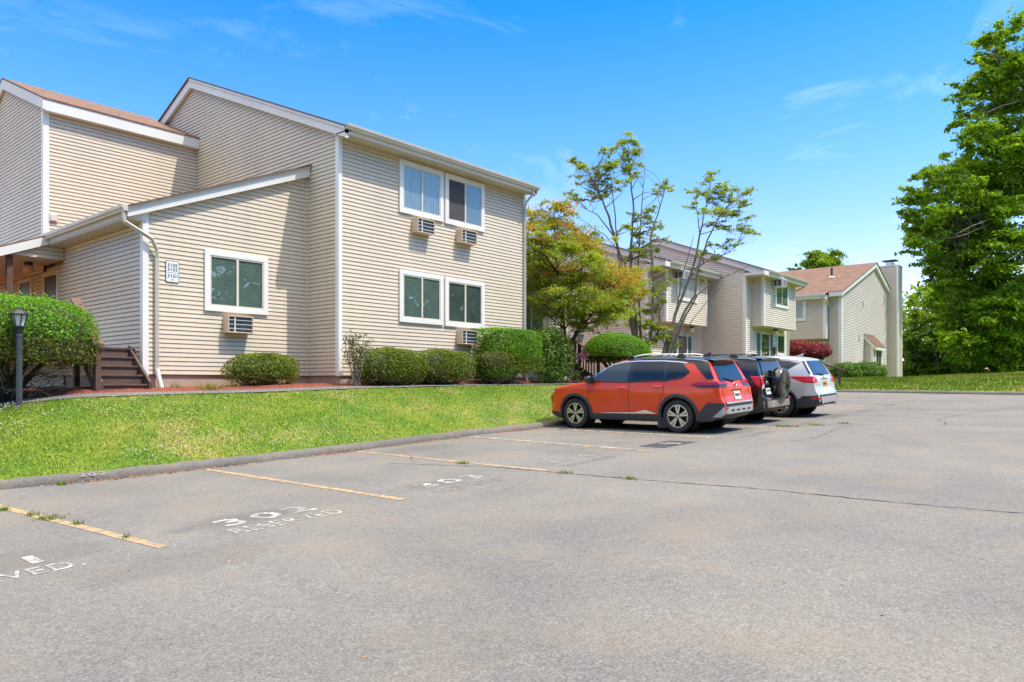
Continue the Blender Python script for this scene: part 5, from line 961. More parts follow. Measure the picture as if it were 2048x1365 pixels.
wood_tree('bright undergrowth tree behind the leaning limb', 1945, 640, 72, 48, 'crown_bright', 7, n=16); wood_tree('dark tree low at the right edge of the bank', 2010, 610, 66, 50, 'crown_dark', 8, n=18); wood_tree('bright low tree under the left side of the big right tree', 1905, 650, 68, 45, 'crown_bright', 16, n=18); wood_tree('mid green bushy tree at the far right of the bank', 2040, 640, 69, 48, 'crown', 17, n=18)
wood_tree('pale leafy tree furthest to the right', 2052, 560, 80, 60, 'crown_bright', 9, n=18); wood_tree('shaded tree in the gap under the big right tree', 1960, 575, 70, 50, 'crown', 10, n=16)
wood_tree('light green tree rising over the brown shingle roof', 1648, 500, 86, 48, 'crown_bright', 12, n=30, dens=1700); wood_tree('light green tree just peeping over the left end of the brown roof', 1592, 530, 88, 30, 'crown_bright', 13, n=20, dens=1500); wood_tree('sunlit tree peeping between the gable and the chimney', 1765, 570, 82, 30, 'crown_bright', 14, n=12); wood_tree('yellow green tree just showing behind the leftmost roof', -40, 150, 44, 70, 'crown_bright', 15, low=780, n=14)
random.seed(21)
o = thing('leaning_limb', 'dark leaning tree limb low on the grassy bank at the right', 'tree', PD(2002, 752, 58)); g = MB(); g.tube([PD(2006, 756, 58), PD(1985, 735, 58), PD(1960, 716, 57.5), PD(1925, 706, 57), PD(1915, 700, 57)], [.28, .24, .2, .16, .10], 9); g.build('trunk', M['barkdark'], o, smooth=True); g = MB(); g.tube([PD(1960, 716, 57.5), PD(1940, 690, 57.2), PD(1935, 672, 57)], [.12, .08, .04], 7); g.build('branch', M['barkdark'], o, smooth=True)
# a far wood in one mass: beyond everything, and behind the camera where the panes mirror it
def far_wood(name, line, h, n, size, mat):
    P = []
    for i in range(n):
        t = random.random()*(len(line)-1); k = int(t); a, b = Vector(line[k]), Vector(line[k+1]); p = a.lerp(b, t-k); hh = h*(.62 + .38*mnoise.noise(Vector((p.x*.09, p.y*.09, 5))) + .12*mnoise.noise(Vector((p.x*.4, p.y*.4, 2)))); z = hh*(1 - random.random()**1.7)
        P.append((p.x + random.gauss(0, 2.2), p.y + random.gauss(0, 2.2), p.z + z))
    V, T = leaves(np.array(P), size, np.array([0, 0, .6]), 1.0, .6); return tag(np_mesh(name, V, T, M[mat], off=line[0]), kind='stuff')
far_wood('distant_wood', [(58, 60, -1), (84, 44, 0), (98, 18, .5), (92, -12, 1), (70, -60, 1)], 15, 40000, .36, 'crown_bright'); far_wood('distant_wood', [(-40, 40, -2), (-18, 62, -1), (20, 60, -1), (58, 60, -1)], 6.5, 9000, .5, 'crown')
far_wood('wood_across_the_lot', [(-46, 6, -3), (-30, -26, -3), (0, -40, -2), (36, -44, -1), (66, -42, 0), (105, -34, 0)], 30, 40000, .72, 'crown')
# ---------------------------------------------------------------- post lamps
def post_lamp(label, base, h, k=1.0, pole='polemetal'):
    b = Vector(base); o = thing('post_lamp', label, 'street lamp', base, group='post lamps by the paths'); g = MB(); hp = h - .46*k; g.lathe(b, (0, 0, 1), [(.048*k, -.1), (.048*k, hp-.06), (.055*k, hp-.06), (.055*k, hp), (.0, hp)], 16); g.lathe(b, (0, 0, 1), [(.056*k, -.1), (.056*k, .12), (.048*k, .13)], 16); g.build('pole', M[pole], o, smooth=50)
    t = b + Vector((0, 0, hp)); g = MB(); g.lathe(t, (0, 0, 1), [(.03*k, 0), (.052*k, .02*k), (.06*k, .09*k), (.075*k, .11*k), (.075*k, .125*k), (0, .125*k)], 6); g.build('collar', M['blackmetal'], o)
    def ring(r, z): return [t + Vector((math.cos(a)*r*k, math.sin(a)*r*k, z*k)) for a in [math.pi/6 + i*math.pi/3 for i in range(6)]]
    g = MB(); A, B_ = ring(.066, .13), ring(.118, .33); g.add(A + B_, [(i, (i+1) % 6, 6+(i+1) % 6, 6+i) for i in range(6)]); g.build('lamp_glass', M['lampglass'], o)
    g = MB(); A, B_ = ring(.072, .125), ring(.124, .335)
    for i in range(6): g.tube([A[i], B_[i]], .010*k, 5)
    for q in (A, B_): g.tube(q + [q[0]], .011*k, 5)
    g.build('cage', M['blackmetal'], o); g = MB(); g.lathe(t, (0, 0, 1), [(0, .33*k), (.155*k, .33*k), (.160*k, .345*k), (.12*k, .385*k), (.085*k, .405*k), (.075*k, .425*k), (.02*k, .435*k), (.018*k, .455*k), (0, .46*k)], 6); g.build('cap', M['blackmetal'], o); return o
pl = PY(38.5, 827, 15.02); post_lamp('grey post lamp with a black lantern standing in the lawn by the round bush', (pl.x, pl.y, pl.z), 1.87)
pl = PY(1160, 760, 16.6); post_lamp('black post lamp half hidden behind the umbrella shaped bush', (pl.x, pl.y, .1), (768-668)/F*30.1 - .1, 1.15, 'blackmetal')
o = thing('lawn_spike_light', 'little black ground light in the grass right of the grey post lamp', 'garden light', PY(74, 828, 15.0)); b = PY(74, 828, 15.0); g = MB(); g.lathe(b, (0, 0, 1), [(.02, -.05), (.02, .03), (.075, .035), (.075, .05), (.03, .065), (0, .07)], 12); g.build('cap', M['blackmetal'], o)
o = thing('lawn_utility_cap', 'small grey round cap lying in the lawn near the path', 'utility cap', PY(416, 801, 13.75)); b = PY(416, 801, 13.75); g = MB(); g.lathe(b, (0, 0, 1), [(.08, -.03), (.08, .02), (.07, .03), (0, .032)], 14); g.build('lid', M['slat'], o)
for (x, y, s, n) in ((7.9, 15.3, .28, 140), (7.3, 15.6, .15, 60), (8.55, 15.45, .2, 70)):
    P = np.array([(x + random.gauss(0, s*.6), y + random.gauss(0, .1), -.12) for _ in range(n)]); V, T = blades(P, .08, .20, .010, 1.5)
    tag(np_mesh('bed_plant', V, T, leafmat('pale_strap_leaves', [(.22, .24, .05), (.33, .30, .09), (.14, .20, .04)], .4), off=(x, y, -.12)), {.28: 'clump of pale strap leaves in the red mulch left of the oval bush', .15: 'small tuft of pale leaves in the mulch near the white downspout', .2: 'thin tuft of yellow leaves against the oval bush'}[s], 'plant')
# ================================================================== CARS
def car_paint(name, col, metal=.0, rough=.28, coat=.7):
    m, t, p, o = new_mat(name); p.inputs['Base Color'].default_value = (*col, 1); p.inputs['Metallic'].default_value = metal; p.inputs['Roughness'].default_value = rough
    p.inputs['Coat Weight'].default_value = coat; p.inputs['Coat Roughness'].default_value = .03; p.inputs['Specular IOR Level'].default_value = .5
    c = coords(t); d = noise(t, c, 2.2, 5, .6); a = mixc(t, ramp(t, d, [(.45, (0, 0, 0)), (.8, (.10, .10, .10))]), col, (.30, .27, .24)); t.links.new(a, p.inputs['Base Color'])
    return m
M['orange'] = car_paint('orange_car_paint', (.68, .055, .008), .15, .27, .45)
M['blackpaint'] = car_paint('black_car_paint', (.006, .0065, .008), 0, .2)
M['silver'] = car_paint('silver_white_car_paint', (.62, .62, .615), .2, .3)
M['cladding'] = plain('grey_black_plastic', (.035, .039, .044), .55, .12, 8)
M['tyre'] = plain('tyre_rubber', (.020, .020, .021), .8, .25, 12)
M['rimsilver'] = plain('machined_alloy', (.62, .60, .55), .28, .06, metal=.85)
M['rimdark'] = plain('dark_alloy', (.018, .018, .02), .4, .1)
M['chrome'] = plain('chrome', (.80, .81, .82), .12, .03, metal=1.0)
M['skid'] = plain('silver_plastic_skid', (.36, .355, .345), .45, .06)
M['skiddirty'] = plain('dusty_grey_bumper', (.27, .23, .19), .6, .35, 5)
M['redlens'] = plain('red_lens', (.62, .016, .024), .15, .15, 30)
M['darkredlens'] = plain('dark_red_lens', (.38, .014, .035), .15, .2, 20)
M['smokelens'] = plain('smoked_lens', (.07, .022, .04), .15, .2, 20)
M['clearlens'] = plain('clear_lens', (.55, .56, .58), .08, .1, 30, coat=1)
M['platewhite'] = plain('white_plate', (.66, .68, .66), .4, .06); M['plategold'] = plain('orange_gold_plate', (.72, .36, .05), .4, .06); M['platemark'] = plain('dark_plate_marks', (.06, .09, .08), .5, .1)
M['wellblack'] = plain('black_wheel_well', (.008, .008, .009), .9, .1)
def carglass(name, tint):
    m, t, p, o = new_mat(name); p.inputs['Base Color'].default_value = (*tint, 1); p.inputs['Roughness'].default_value = .02; p.inputs['Specular IOR Level'].default_value = .5; p.inputs['IOR'].default_value = 1.65; return m
M['carglass'] = carglass('tinted_car_glass', (.010, .013, .016)); M['carglass_clear'] = carglass('front_car_glass', (.05, .065, .07))
class Car:
    """surface described by a top profile, a plan outline and a section; parts are laid on that surface"""
    def __init__(s, sp): s.__dict__.update(sp); s.N = 22
    def zt(s, x): return smooth_interp(-x, s.top) if s.smooth_top else interp(-x, s.top)
    def zb(s, x): return interp(-x, s.bot)
    def W(s, x): return smooth_interp(-x, s.plan)
    def G(s, z): return smooth_interp(z, s.sect)
    def crown(s, x):
        return interp(-x, s.crowns)
    def ze(s, x): return max(s.zb(x) + .05, s.zt(x) - s.crown(x))
    def yside(s, x, z): return s.W(x)*s.G(z)
    def ring(s, x):
        zb, ze, zt = s.zb(x), s.ze(x), s.zt(x); pts = [(0, zb), (s.yside(x, zb)*.5, zb), (s.yside(x, zb)*.93, zb)]
        for i in range(1, 15): z = zb + (ze - zb)*i/14; pts.append((s.yside(x, z), z))
        ye = s.yside(x, ze)
        for i in range(1, 9): a = i/8*math.pi/2; pts.append((ye*math.cos(a)**.55 if i < 8 else 0, ze + (zt - ze)*math.sin(a)**.75))
        return pts
    def ztop(s, x, y):
        ye = s.yside(x, s.ze(x)); q = min(1, abs(y)/ye)
        if q >= 1: return s.ze(x) if abs(y) <= ye else -9
        a = math.acos(q**(1/.55)); return s.ze(x) + (s.zt(x) - s.ze(x))*math.sin(a)**.75
    def inside(s, x, y, z):
        if z < s.zb(x): return False
        if z <= s.ze(x): return abs(y) <= s.yside(x, z)
        return z <= s.ztop(x, y)
    def xrear(s, y, z):
        lo, hi = s.rear, s.rear + 1.3
        if s.inside(lo + .002, y, z): return lo
        for _ in range(40):
            m = (lo + hi)/2
            if s.inside(m, y, z): hi = m
            else: lo = m
        return hi
    def xfront(s, y, z):
        lo, hi = s.front - 1.0, s.front
        if s.inside(hi - .002, y, z): return hi
        for _ in range(40):
            m = (lo + hi)/2
            if s.inside(m, y, z): lo = m
            else: hi = m
        return lo
    def patch(s, mb, poly, fn, nr=10, nc=10):
        """convex polygon (a,b) -> grid of quads through fn(a,b)"""
        b0, b1 = min(p[1] for p in poly), max(p[1] for p in poly)
        def span(b):
            xs = []
            for (ax, ay), (bx, by) in zip(poly, poly[1:] + poly[:1]):
                if min(ay, by) - 1e-9 <= b <= max(ay, by) + 1e-9:
                    if abs(by - ay) < 1e-9: xs += [ax, bx]
                    else: xs.append(ax + (bx-ax)*(b-ay)/(by-ay))
            return min(xs), max(xs)
        rows = []
        bs = sorted(set([b0 + (b1-b0)*i/nr for i in range(nr+1)] + [p[1] for p in poly]))
        for b in bs: l, r = span(b); rows.append([fn(l + (r-l)*j/nc, b) for j in range(nc+1)])
        v = [p for r in rows for p in r]; k = nc+1
        return mb.add(v, [(i*k+j, i*k+j+1, (i+1)*k+j+1, (i+1)*k+j) for i in range(len(rows)-1) for j in range(nc)])
    def side(s, mb, poly, off, sgn, nr=10, nc=10): return s.patch(mb, poly, lambda x, z: (x, sgn*(s.yside(x, z) + off), z), nr, nc)
    def rearp(s, mb, poly, off, nr=8, nc=10): return s.patch(mb, poly, lambda y, z: (s.xrear(y, z) - off, y, z), nr, nc)
    def frontp(s, mb, poly, off, nr=8, nc=10): return s.patch(mb, poly, lambda y, z: (s.xfront(y, z) + off, y, z), nr, nc)
    def topp(s, mb, poly, off, nr=8, nc=12): return s.patch(mb, poly, lambda y, x: (x + off*.5, y, s.ztop(x, y) + off), nr, nc)
    def band(s, mb, line, w, off, sgn):         # thin strip along a line on the side
        vs = []
        for i, (x, z) in enumerate(line):
            a, b = line[max(0, i-1)], line[min(len(line)-1, i+1)]; d = Vector((b[0]-a[0], b[1]-a[1], 0)).normalized(); nx, nz = -d.y*w/2, d.x*w/2
            for q in (1, -1): vs.append((x + nx*q, sgn*(s.yside(x + nx*q, z + nz*q) + off), z + nz*q))
        return mb.add(vs, [(2*i, 2*i+1, 2*i+3, 2*i+2) for i in range(len(line)-1)])
    def build(s):
        r = thing(s.name, s.label, 'car', s.loc, s.rot, 'cars parked nose in to the kerb'); s.root = r
        n_ = len(s.ring(0)); xs = s.stations; vs = []; rings = []
        for x in xs:
            R_ = s.ring(x); full = [(x, y, z) for y, z in R_] + [(x, -y, z) for y, z in R_[-2:0:-1]]; rings.append(len(full)); vs += full
        k = rings[0]; fs = [(i*k+j, i*k+(j+1) % k, (i+1)*k+(j+1) % k, (i+1)*k+j) for i in range(len(xs)-1) for j in range(k)]; fs += [tuple(range(k)), tuple(range((len(xs)-1)*k, len(xs)*k))]
        b = MB().add(vs, fs).build('body', M[s.paint], None, smooth=32)
        cutters = []
        for ax in s.axles:
            for sg in (1, -1):
                cyl = MB().lathe((ax, sg*.62, s.wr), (0, sg, 0), [(0, 0), (s.wr + .055, 0), (s.wr + .055, .6), (0, .6)], 36).build('cut', M['wellblack']); cutters.append(cyl); md = b.modifiers.new('b', 'BOOLEAN'); md.object = cyl; md.operation = 'DIFFERENCE'; md.solver = 'EXACT'
        dg = bpy.context.evaluated_depsgraph_get(); dg.update(); me = bpy.data.meshes.new_from_object(b.evaluated_get(dg)); b.modifiers.clear()
        for c in cutters: bpy.data.objects.remove(c)
        bm = bmesh.new(); bm.from_mesh(me); bmesh.ops.triangulate(bm, faces=[f for f in bm.faces if len(f.verts) > 4])
        rb = None
        if s.roof:
            sel = [f for f in bm.faces if s.isroof(f.calc_center_median())]; bm2 = bm.copy(); bmesh.ops.delete(bm2, geom=[f for f in bm2.faces if not s.isroof(f.calc_center_median())], context='FACES'); bmesh.ops.delete(bm, geom=sel, context='FACES')
            mr = bpy.data.meshes.new('roof'); 
            for f in bm2.faces: f.smooth = True
            bm2.to_mesh(mr); bm2.free(); mr.materials.append(M[s.roof]); ro = bpy.data.objects.new('roof', mr); COL.objects.link(ro); ro.parent = r
        low = lambda c: c.z < .345 or (c.x < -1.75 and c.z < .47) or (c.x > 1.85 and c.z < .40)
        bm3 = bm.copy(); bmesh.ops.delete(bm3, geom=[f for f in bm3.faces if not low(f.calc_center_median())], context='FACES'); bmesh.ops.delete(bm, geom=[f for f in bm.faces if low(f.calc_center_median())], context='FACES')
        mu = bpy.data.meshes.new('underbody'); bm3.to_mesh(mu); bm3.free(); mu.materials.append(M['cladding']); uo = bpy.data.objects.new('underbody', mu); COL.objects.link(uo); uo.parent = r
        for f in bm.faces: f.smooth = True
        for e in bm.edges:
            if len(e.link_faces) == 2 and e.calc_face_angle(0) > R(30): e.smooth = False
        bm.to_mesh(me); bm.free(); me.materials.clear(); me.materials.append(M[s.paint]); b.data = me; b.parent = r
        # dark wells and floor
        for ax in s.axles:
            for sg in (1, -1): MB().lathe((ax, sg*.60, s.wr), (0, sg, 0), [(0, 0), (s.wr + .053, 0), (s.wr + .053, s.W(ax) - .64)], 36).build('wheel_well', M['wellblack'], r, smooth=True)
        for ax in s.axles:
            for sg in (1, -1): s.wheel(ax, sg)
        s.detail()
        return r
    def wheel(s, ax, sg):
        wr, w = s.wr, .225; cy = sg*(s.track/2); c = (ax, cy, wr); e = (0, sg, 0)
        prof = [(s.rim, -w/2), (wr*.93, -w/2), (wr*.985, -w*.36), (wr, -w*.2), (wr, w*.2), (wr*.985, w*.36), (wr*.93, w/2), (wr*.80, w/2 + .006), (s.rim + .012, w/2), (s.rim, w/2 - .02)]
        t = MB().lathe(c, e, prof, 40).build('wheel', M['tyre'], s.root, smooth=40)
        rm = s.rim; g = MB().lathe(c, e, [(rm, w/2 - .005), (rm - .016, w/2 - .004), (rm - .022, w/2 - .03), (rm - .024, -w/2)], 40); g.build('rim', M['rimsilver'], t, smooth=40)
        g = MB().lathe(c, e, [(0, w*.02), (rm - .022, w*.02)], 32); g.lathe(c, e, [(0, w*.30), (.075, w*.30), (.085, w*.26), (.085, 0)], 20); g.build('brake_disc', M['rimdark'], t, smooth=40)
        g = MB(); gd = MB(); O = Vector(c)
        for i in range(s.spokes):
            a0 = 2*math.pi*i/s.spokes + s.phase
            for da, wa, wb in s.spoke_pair:
                a = a0 + da; d = Vector((math.cos(a), 0, math.sin(a))); q = Vector((-math.sin(a), 0, math.cos(a))); E = Vector(e)
                for mbx, h0, h1, ww in ((g, w*.40, w*.44, 1), (gd, w*.2, w*.40, 1.35)):
                    P = [O + d*.05 + q*wa*ww, O + d*.05 - q*wa*ww, O + d*(rm - .02) - q*wb*ww, O + d*(rm - .02) + q*wb*ww]; mbx.add([p + E*h0 for p in P] + [p + E*(h1 if mbx is gd else h1) for p in P], [(0, 1, 2, 3), (4, 5, 6, 7), (0, 1, 5, 4), (1, 2, 6, 5), (2, 3, 7, 6), (3, 0, 4, 7)])
        g.lathe(c, e, [(0, w*.45), (.035, w*.45), (.04, w*.41)], 16); g.build('spokes', M['rimsilver'], t); gd.build('spoke_backs', M['rimdark'], t)
    def arch(s, ax, sg, r0, r1, off=.018):
        g = MB(); n = 26; a0, a1 = R(-12), R(192); vs = []
        for i in range(n+1):
            a = a0 + (a1-a0)*i/n
            for rr, dy in ((r0 - .004, -.05), (r0, off), (r1 - .012, off), (r1, 0.002)):
                x, z = ax + rr*math.cos(a), s.wr + rr*math.sin(a); z = max(z, .2); vs.append((x, sg*(s.yside(x, z) + dy), z))
        return g.add(vs, [(4*i+j, 4*i+j+1, 4*i+j+5, 4*i+j+4) for i in range(n) for j in range(3)]).build('arch_trim', M['cladding'], s.root, smooth=40)
    def both(s, name, mat, poly, off, parent=None, nr=10, nc=10):
        for sg in (1, -1): s.side(MB(), poly, off, sg, nr, nc).build(name, M[mat], parent or s.root, smooth=True)
    def rp(s, name, mat, poly, off, nr=8, nc=10): return s.rearp(MB(), poly, off, nr, nc).build(name, M[mat], s.root, smooth=True)
    def mirror(s, x, z, mat):
        for sg in (1, -1):
            y = s.yside(x, z); g = MB(); g.lathe((x + .09, sg*(y + .12), z + .07), (-1, 0, 0), [(0, -.07), (.055, -.06), (.095, .0), (.105, .08), (.10, .13), (0, .13)], 12)
            g.v = [(a, b, z + .07 + (c - z - .07)*.92) for a, b, c in g.v]; m_ = g.build('mirror', M[mat], s.root, smooth=40); MB().tube([(x + .03, sg*(y - .02), z + .02), (x + .05, sg*(y + .07), z + .04)], .025, 6).build('mirror_arm', M['cladding'], m_)
    def handle(s, x, z, mat):
        for sg in (1, -1):
            y = s.yside(x, z); MB().tube([(x - .10, sg*(y + .004), z), (x - .07, sg*(y + .035), z + .004), (x + .07, sg*(y + .035), z + .004), (x + .10, sg*(y + .004), z)], [.014, .015, .015, .012], 6).build('door_handle', M[mat], s.root, smooth=True)
    def rails(s, x0, x1, h, mat, foot):
        for sg in (1, -1):
            pts = []; n = 12; yy = lambda x: s.yside(x, s.ze(x))*.90
            for i in range(n+1): x = x0 + (x1-x0)*i/n; pts.append((x, sg*yy(x), s.ztop(x, yy(x)) + h*min(1, 5*min(i, n-i)/n) + .012))
            rl = MB().tube(pts, .016, 6).build('roof_rail', M[mat], s.root, smooth=True)
            for x in (x0 - .05, x1 + .05):
                g = MB(); y = yy(x); z = s.ztop(x, y); g.prism((0, sg*y, z), (1, 0, 0), (0, 0, 1), (0, 1, 0), [(x - .13, -.02), (x + .13, -.02), (x + .05, h + .03), (x - .05, h + .03)], -.028, .028); g.build('rail_foot', M[foot], rl, bevel=.008)
    def plate(s, y, z, w, h, mat, off):
        p = s.rearp(MB(), [(y - w/2, z - h/2), (y + w/2, z - h/2), (y + w/2, z + h/2), (y - w/2, z + h/2)], off, 2, 2).build('licence_plate', M[mat], s.root); g = MB()
        for i in range(6): a = y - w*.38 + i*w*.135; s.rearp(g, [(a, z - h*.2), (a + w*.085, z - h*.2), (a + w*.085, z + h*.2), (a, z + h*.2)], off + .004, 1, 1)
        g.build('plate_marks', M['platemark'], p)
    def text(s, body, y0, y1, z0, z1, off, mat='chrome', name='lettering'):   # read from behind: +y is on the left
        vs, fs = text_mesh(body, .02, 1.25); g = MB(); g.add([(s.xrear(y0 + (y1-y0)*u, z0 + (z1-z0)*v) - off, y0 + (y1-y0)*u, z0 + (z1-z0)*v) for u, v in vs], fs); g.build(name, M[mat], s.root)
    def emblem(s, y, z, a, b, off, bar=True):
        g = MB(); x = s.xrear(y, z) - off; g.tube([(s.xrear(y, z + b*math.sin(t)) - off, y + a*math.cos(t), z + b*math.sin(t)) for t in np.linspace(0, 2*math.pi, 22)], .008, 5)
        if bar: g.tube([(x - .002, y - a*1.15, z), (x - .002, y + a*1.15, z)], .010, 5)
        g.build('emblem', M['chrome'], s.root, smooth=True)
    def seams(s, lines):
        for sg in (1, -1):
            for ln in lines:
                fine = []
                for a, b in zip(ln, ln[1:]): fine += [(a[0] + (b[0]-a[0])*i/6, a[1] + (b[1]-a[1])*i/6) for i in range(6)]
                s.band(MB(), fine + [ln[-1]], .010, .0035, sg).build('door_seam', M['rimdark'], s.root)
    def exhaust(s, y, z):
        x = s.rear; MB().tube([(x + .25, y, z + .01), (x + .02, y, z), (x - .03, y, z - .01)], .032, 10, False).build('exhaust_pipe', M['skid'], s.root, smooth=True)
    def wiper(s, y0, z0, y1, z1):
        MB().tube([(s.xrear(y0 + (y1-y0)*t, z0 + (z1-z0)*t) - .03, y0 + (y1-y0)*t, z0 + (z1-z0)*t) for t in (0, .5, 1)], [.02, .012, .008], 5).build('wiper', M['rimdark'], s.root, smooth=True)
def stations(front, rear, extra):
    xs = list(np.linspace(front - .12, rear + .55, 40)) + list(np.linspace(rear, rear + .5, 26)) + [front, front - .015, front - .035, front - .07] + extra
    return sorted(set(round(float(x), 4) for x in xs), reverse=True)
def place(X, Y): return (X, Y, lot(X)), (-.033, 0, R(90))
SECT = [(.18, .86), (.28, .925), (.40, .955), (.60, .985), (.80, 1.0), (.95, .995), (1.02, .978), (1.12, .95), (1.30, .885), (1.55, .765), (1.64, .72), (1.75, .66)]
CROWN = [(-3, .06), (-1.2, .07), (-1.0, .05), (-.3, .06), (0, .085), (1.6, .085), (1.95, .07), (2.1, .045), (3, .03)]
# ---- orange
def d_orange(s):
    r = s.root
    s.topp(MB(), [(-.66, 1.08), (.66, 1.08), (.58, .32), (-.58, .32)], .008, 10, 12).build('windshield', M['carglass_clear'], r, smooth=True)
    s.both('side_window', 'carglass_clear', [(.98, 1.145), (.90, 1.20), (.36, 1.50), (.05, 1.555), (-.10, 1.565), (-.06, 1.13)], .006); s.both('side_window', 'carglass', [(-.20, 1.13), (-.24, 1.57), (-.96, 1.555), (-.98, 1.15)], .006); s.both('quarter_window', 'carglass', [(-1.05, 1.155), (-1.05, 1.55), (-1.38, 1.52), (-1.60, 1.32), (-1.48, 1.22)], .006)
    s.both('window_pillar', 'blackpaint', [(-.055, 1.125), (-.095, 1.57), (-.245, 1.573), (-.205, 1.125)], .0045); s.both('window_pillar', 'blackpaint', [(-.975, 1.145), (-.955, 1.56), (-1.055, 1.555), (-1.055, 1.15)], .0045)
    for sg in (1, -1):
        s.band(MB(), [(1.00, 1.16), (.68, 1.35), (.38, 1.512), (.05, 1.566), (-.3, 1.582), (-.9, 1.573), (-1.3, 1.543), (-1.50, 1.518)], .022, .010, sg).build('window_trim', M['chrome'], r, smooth=True)
        s.band(MB(), [(1.02, 1.125), (0, 1.105), (-.98, 1.128), (-1.45, 1.19)], .022, .008, sg).build('window_trim', M['rimdark'], r)
    for sg in (1, -1):
        vs = []; xl = np.linspace(.28, -1.96, 30)
        for x in xl:
            z0 = interp(-x, [(-.28, 1.545), (0, 1.58), (.3, 1.592), (.9, 1.583), (1.3, 1.553), (1.6, 1.515), (1.97, 1.44)]); z1 = max(z0 + .004, s.ze(x) + .004); vs += [(x, sg*(s.yside(x, z0 + (z1-z0)*k/4) + .007), z0 + (z1-z0)*k/4) for k in range(5)]
        MB().add(vs, [(5*i+k, 5*i+k+1, 5*i+k+6, 5*i+k+5) for i in range(29) for k in range(4)]).build('roof_edge', M['blackpaint'], r, smooth=True)
    # black rear pillar and rear glass
    s.both('rear_pillar', 'blackpaint', [(-1.62, 1.54), (-1.97, 1.53), (-2.15, 1.17), (-2.00, 1.16)], .0065)
    s.rp('rear_window', 'carglass', [(-.60, 1.12), (.60, 1.12), (.575, 1.50), (-.575, 1.50)], .016, 12, 12)
    g = MB(); n = 10; vs = []
    for i in range(n+1):
        y = -.60 + 1.2*i/n; b = .05*(1 - (abs(y)/.6)**3); zc = s.ztop(-1.85, y); vs += [(-1.80, y, s.ztop(-1.80, y) + .006), (-2.06 - b, y, 1.565 + (zc - 1.6)*.6), (-2.06 - b, y, 1.535 + (zc - 1.6)*.6), (-1.93, y, 1.51)]
    g.add(vs, [(4*i+j, 4*i+j+1, 4*i+j+5, 4*i+j+4) for i in range(n) for j in range(3)]); g.build('spoiler', M['blackpaint'], r, smooth=40)
    g = MB(); g.box(-2.118, -2.10, -.14, .14, 1.545, 1.562); g.build('brake_light', M['darkredlens'], r)
    s.both('taillight', 'darkredlens', [(-1.62, 1.055), (-1.80, 1.10), (-2.20, 1.115), (-2.255, 1.06), (-1.75, 1.035)], .007); s.both('taillight', 'smokelens', [(-1.66, 1.035), (-2.255, 1.06), (-2.275, .975), (-1.86, .985)], .006)
    for sg in (1, -1): s.rp('taillight', 'darkredlens', [(sg*.36, 1.06), (sg*.80, 1.06), (sg*.80, 1.112), (sg*.40, 1.105)], .008); s.rp('taillight', 'smokelens', [(sg*.46, .985), (sg*.84, .975), (sg*.82, 1.058), (sg*.37, 1.058)], .007)
    s.emblem(0, 1.045, .058, .055, .014); s.text('ROGUE', .17, -.17, .925, .957, .012); s.plate(0, .80, .31, .17, 'platewhite', .012); s.text('AWD', -.42, -.55, .80, .83, .010)
    g = MB(); s.rearp(g, [(-.30, .905), (.30, .905), (.28, .915), (-.28, .915)], .006); g.build('tailgate_seam', M['rimdark'], r)
    for sg in (1, -1): g = MB(); s.rearp(g, [(sg*.655, .66), (sg*.667, .66), (sg*.667, .97), (sg*.655, .97)], .005, 6, 1); g.build('tailgate_seam', M['rimdark'], r)
    # lower cladding
    s.both('bumper_cladding', 'cladding', [(-1.72, .27), (-1.79, .42), (-2.03, .67), (-2.34, .66), (-2.355, .43), (-2.1, .27)], .014); s.rp('bumper_cladding', 'cladding', [(-.80, .42), (.80, .42), (.82, .67), (-.82, .67)], .014); s.rp('bumper_sill', 'skid', [(-.66, .635), (.66, .635), (.68, .67), (-.68, .67)], .018, 3)
    s.rp('skid_plate', 'skid', [(-.78, .425), (.78, .425), (.80, .575), (-.80, .575)], .022); s.both('skid_plate', 'skid', [(-2.12, .36), (-2.35, .575), (-2.358, .43), (-2.28, .36)], .02)
    for y in (-.42, -.14, .14, .42): s.rp('skid_slot', 'rimdark', [(y - .09, .475), (y + .09, .475), (y + .08, .51), (y - .08, .51)], .025, 2, 3)
    for sg in (1, -1): s.rp('reflector', 'darkredlens', [(sg*.64, .54), (sg*.76, .54), (sg*.76, .565), (sg*.64, .565)], .027, 2, 3)
    s.both('sill_cladding', 'cladding', [(.97, .235), (.97, .375), (-.93, .385), (-.93, .235)], .014); s.both('sill_accent', 'chrome', [(.72, .385), (.55, .40), (-.28, .43), (-.55, .49), (-.78, .425), (-.80, .405)], .017); s.both('bumper_cladding', 'cladding', [(1.82, .25), (1.80, .36), (2.20, .40), (2.27, .33)], .012)
    for sg in (1, -1):
        for ax in s.axles: s.arch(ax, sg, s.wr + .05, s.wr + .125)
    s.both('headlight', 'clearlens', [(1.98, .90), (2.16, .905), (2.24, .84), (2.18, .80), (2.02, .86)], .006); s.both('headlight', 'smokelens', [(2.10, .62), (2.24, .64), (2.25, .76), (2.12, .77)], .006)
    s.frontp(MB(), [(-.42, .50), (.42, .50), (.50, .85), (-.50, .85)], .006).build('grille', M['rimdark'], r, smooth=True)
    s.mirror(.86, 1.10, 'blackpaint'); s.handle(.06, .985, 'orange'); s.handle(-.84, 1.01, 'orange')
    s.seams([[(.97, .39), (.985, .80), (.99, 1.10)], [(-.13, .42), (-.115, .80), (-.13, 1.12)], [(-.80, .46), (-.90, .66), (-1.0, .86), (-1.02, 1.14)]])
    s.rails(.0, -1.35, .055, 'chrome', 'blackpaint'); s.wiper(0, 1.10, .40, 1.18)
    MB().prism((0, 0, 1.67), (1, 0, 0), (0, 0, 1), (0, 1, 0), [(-1.48, 0), (-1.70, 0), (-1.70, .075)], -.02, .02).build('roof_antenna', M['blackpaint'], r, bevel=.006)
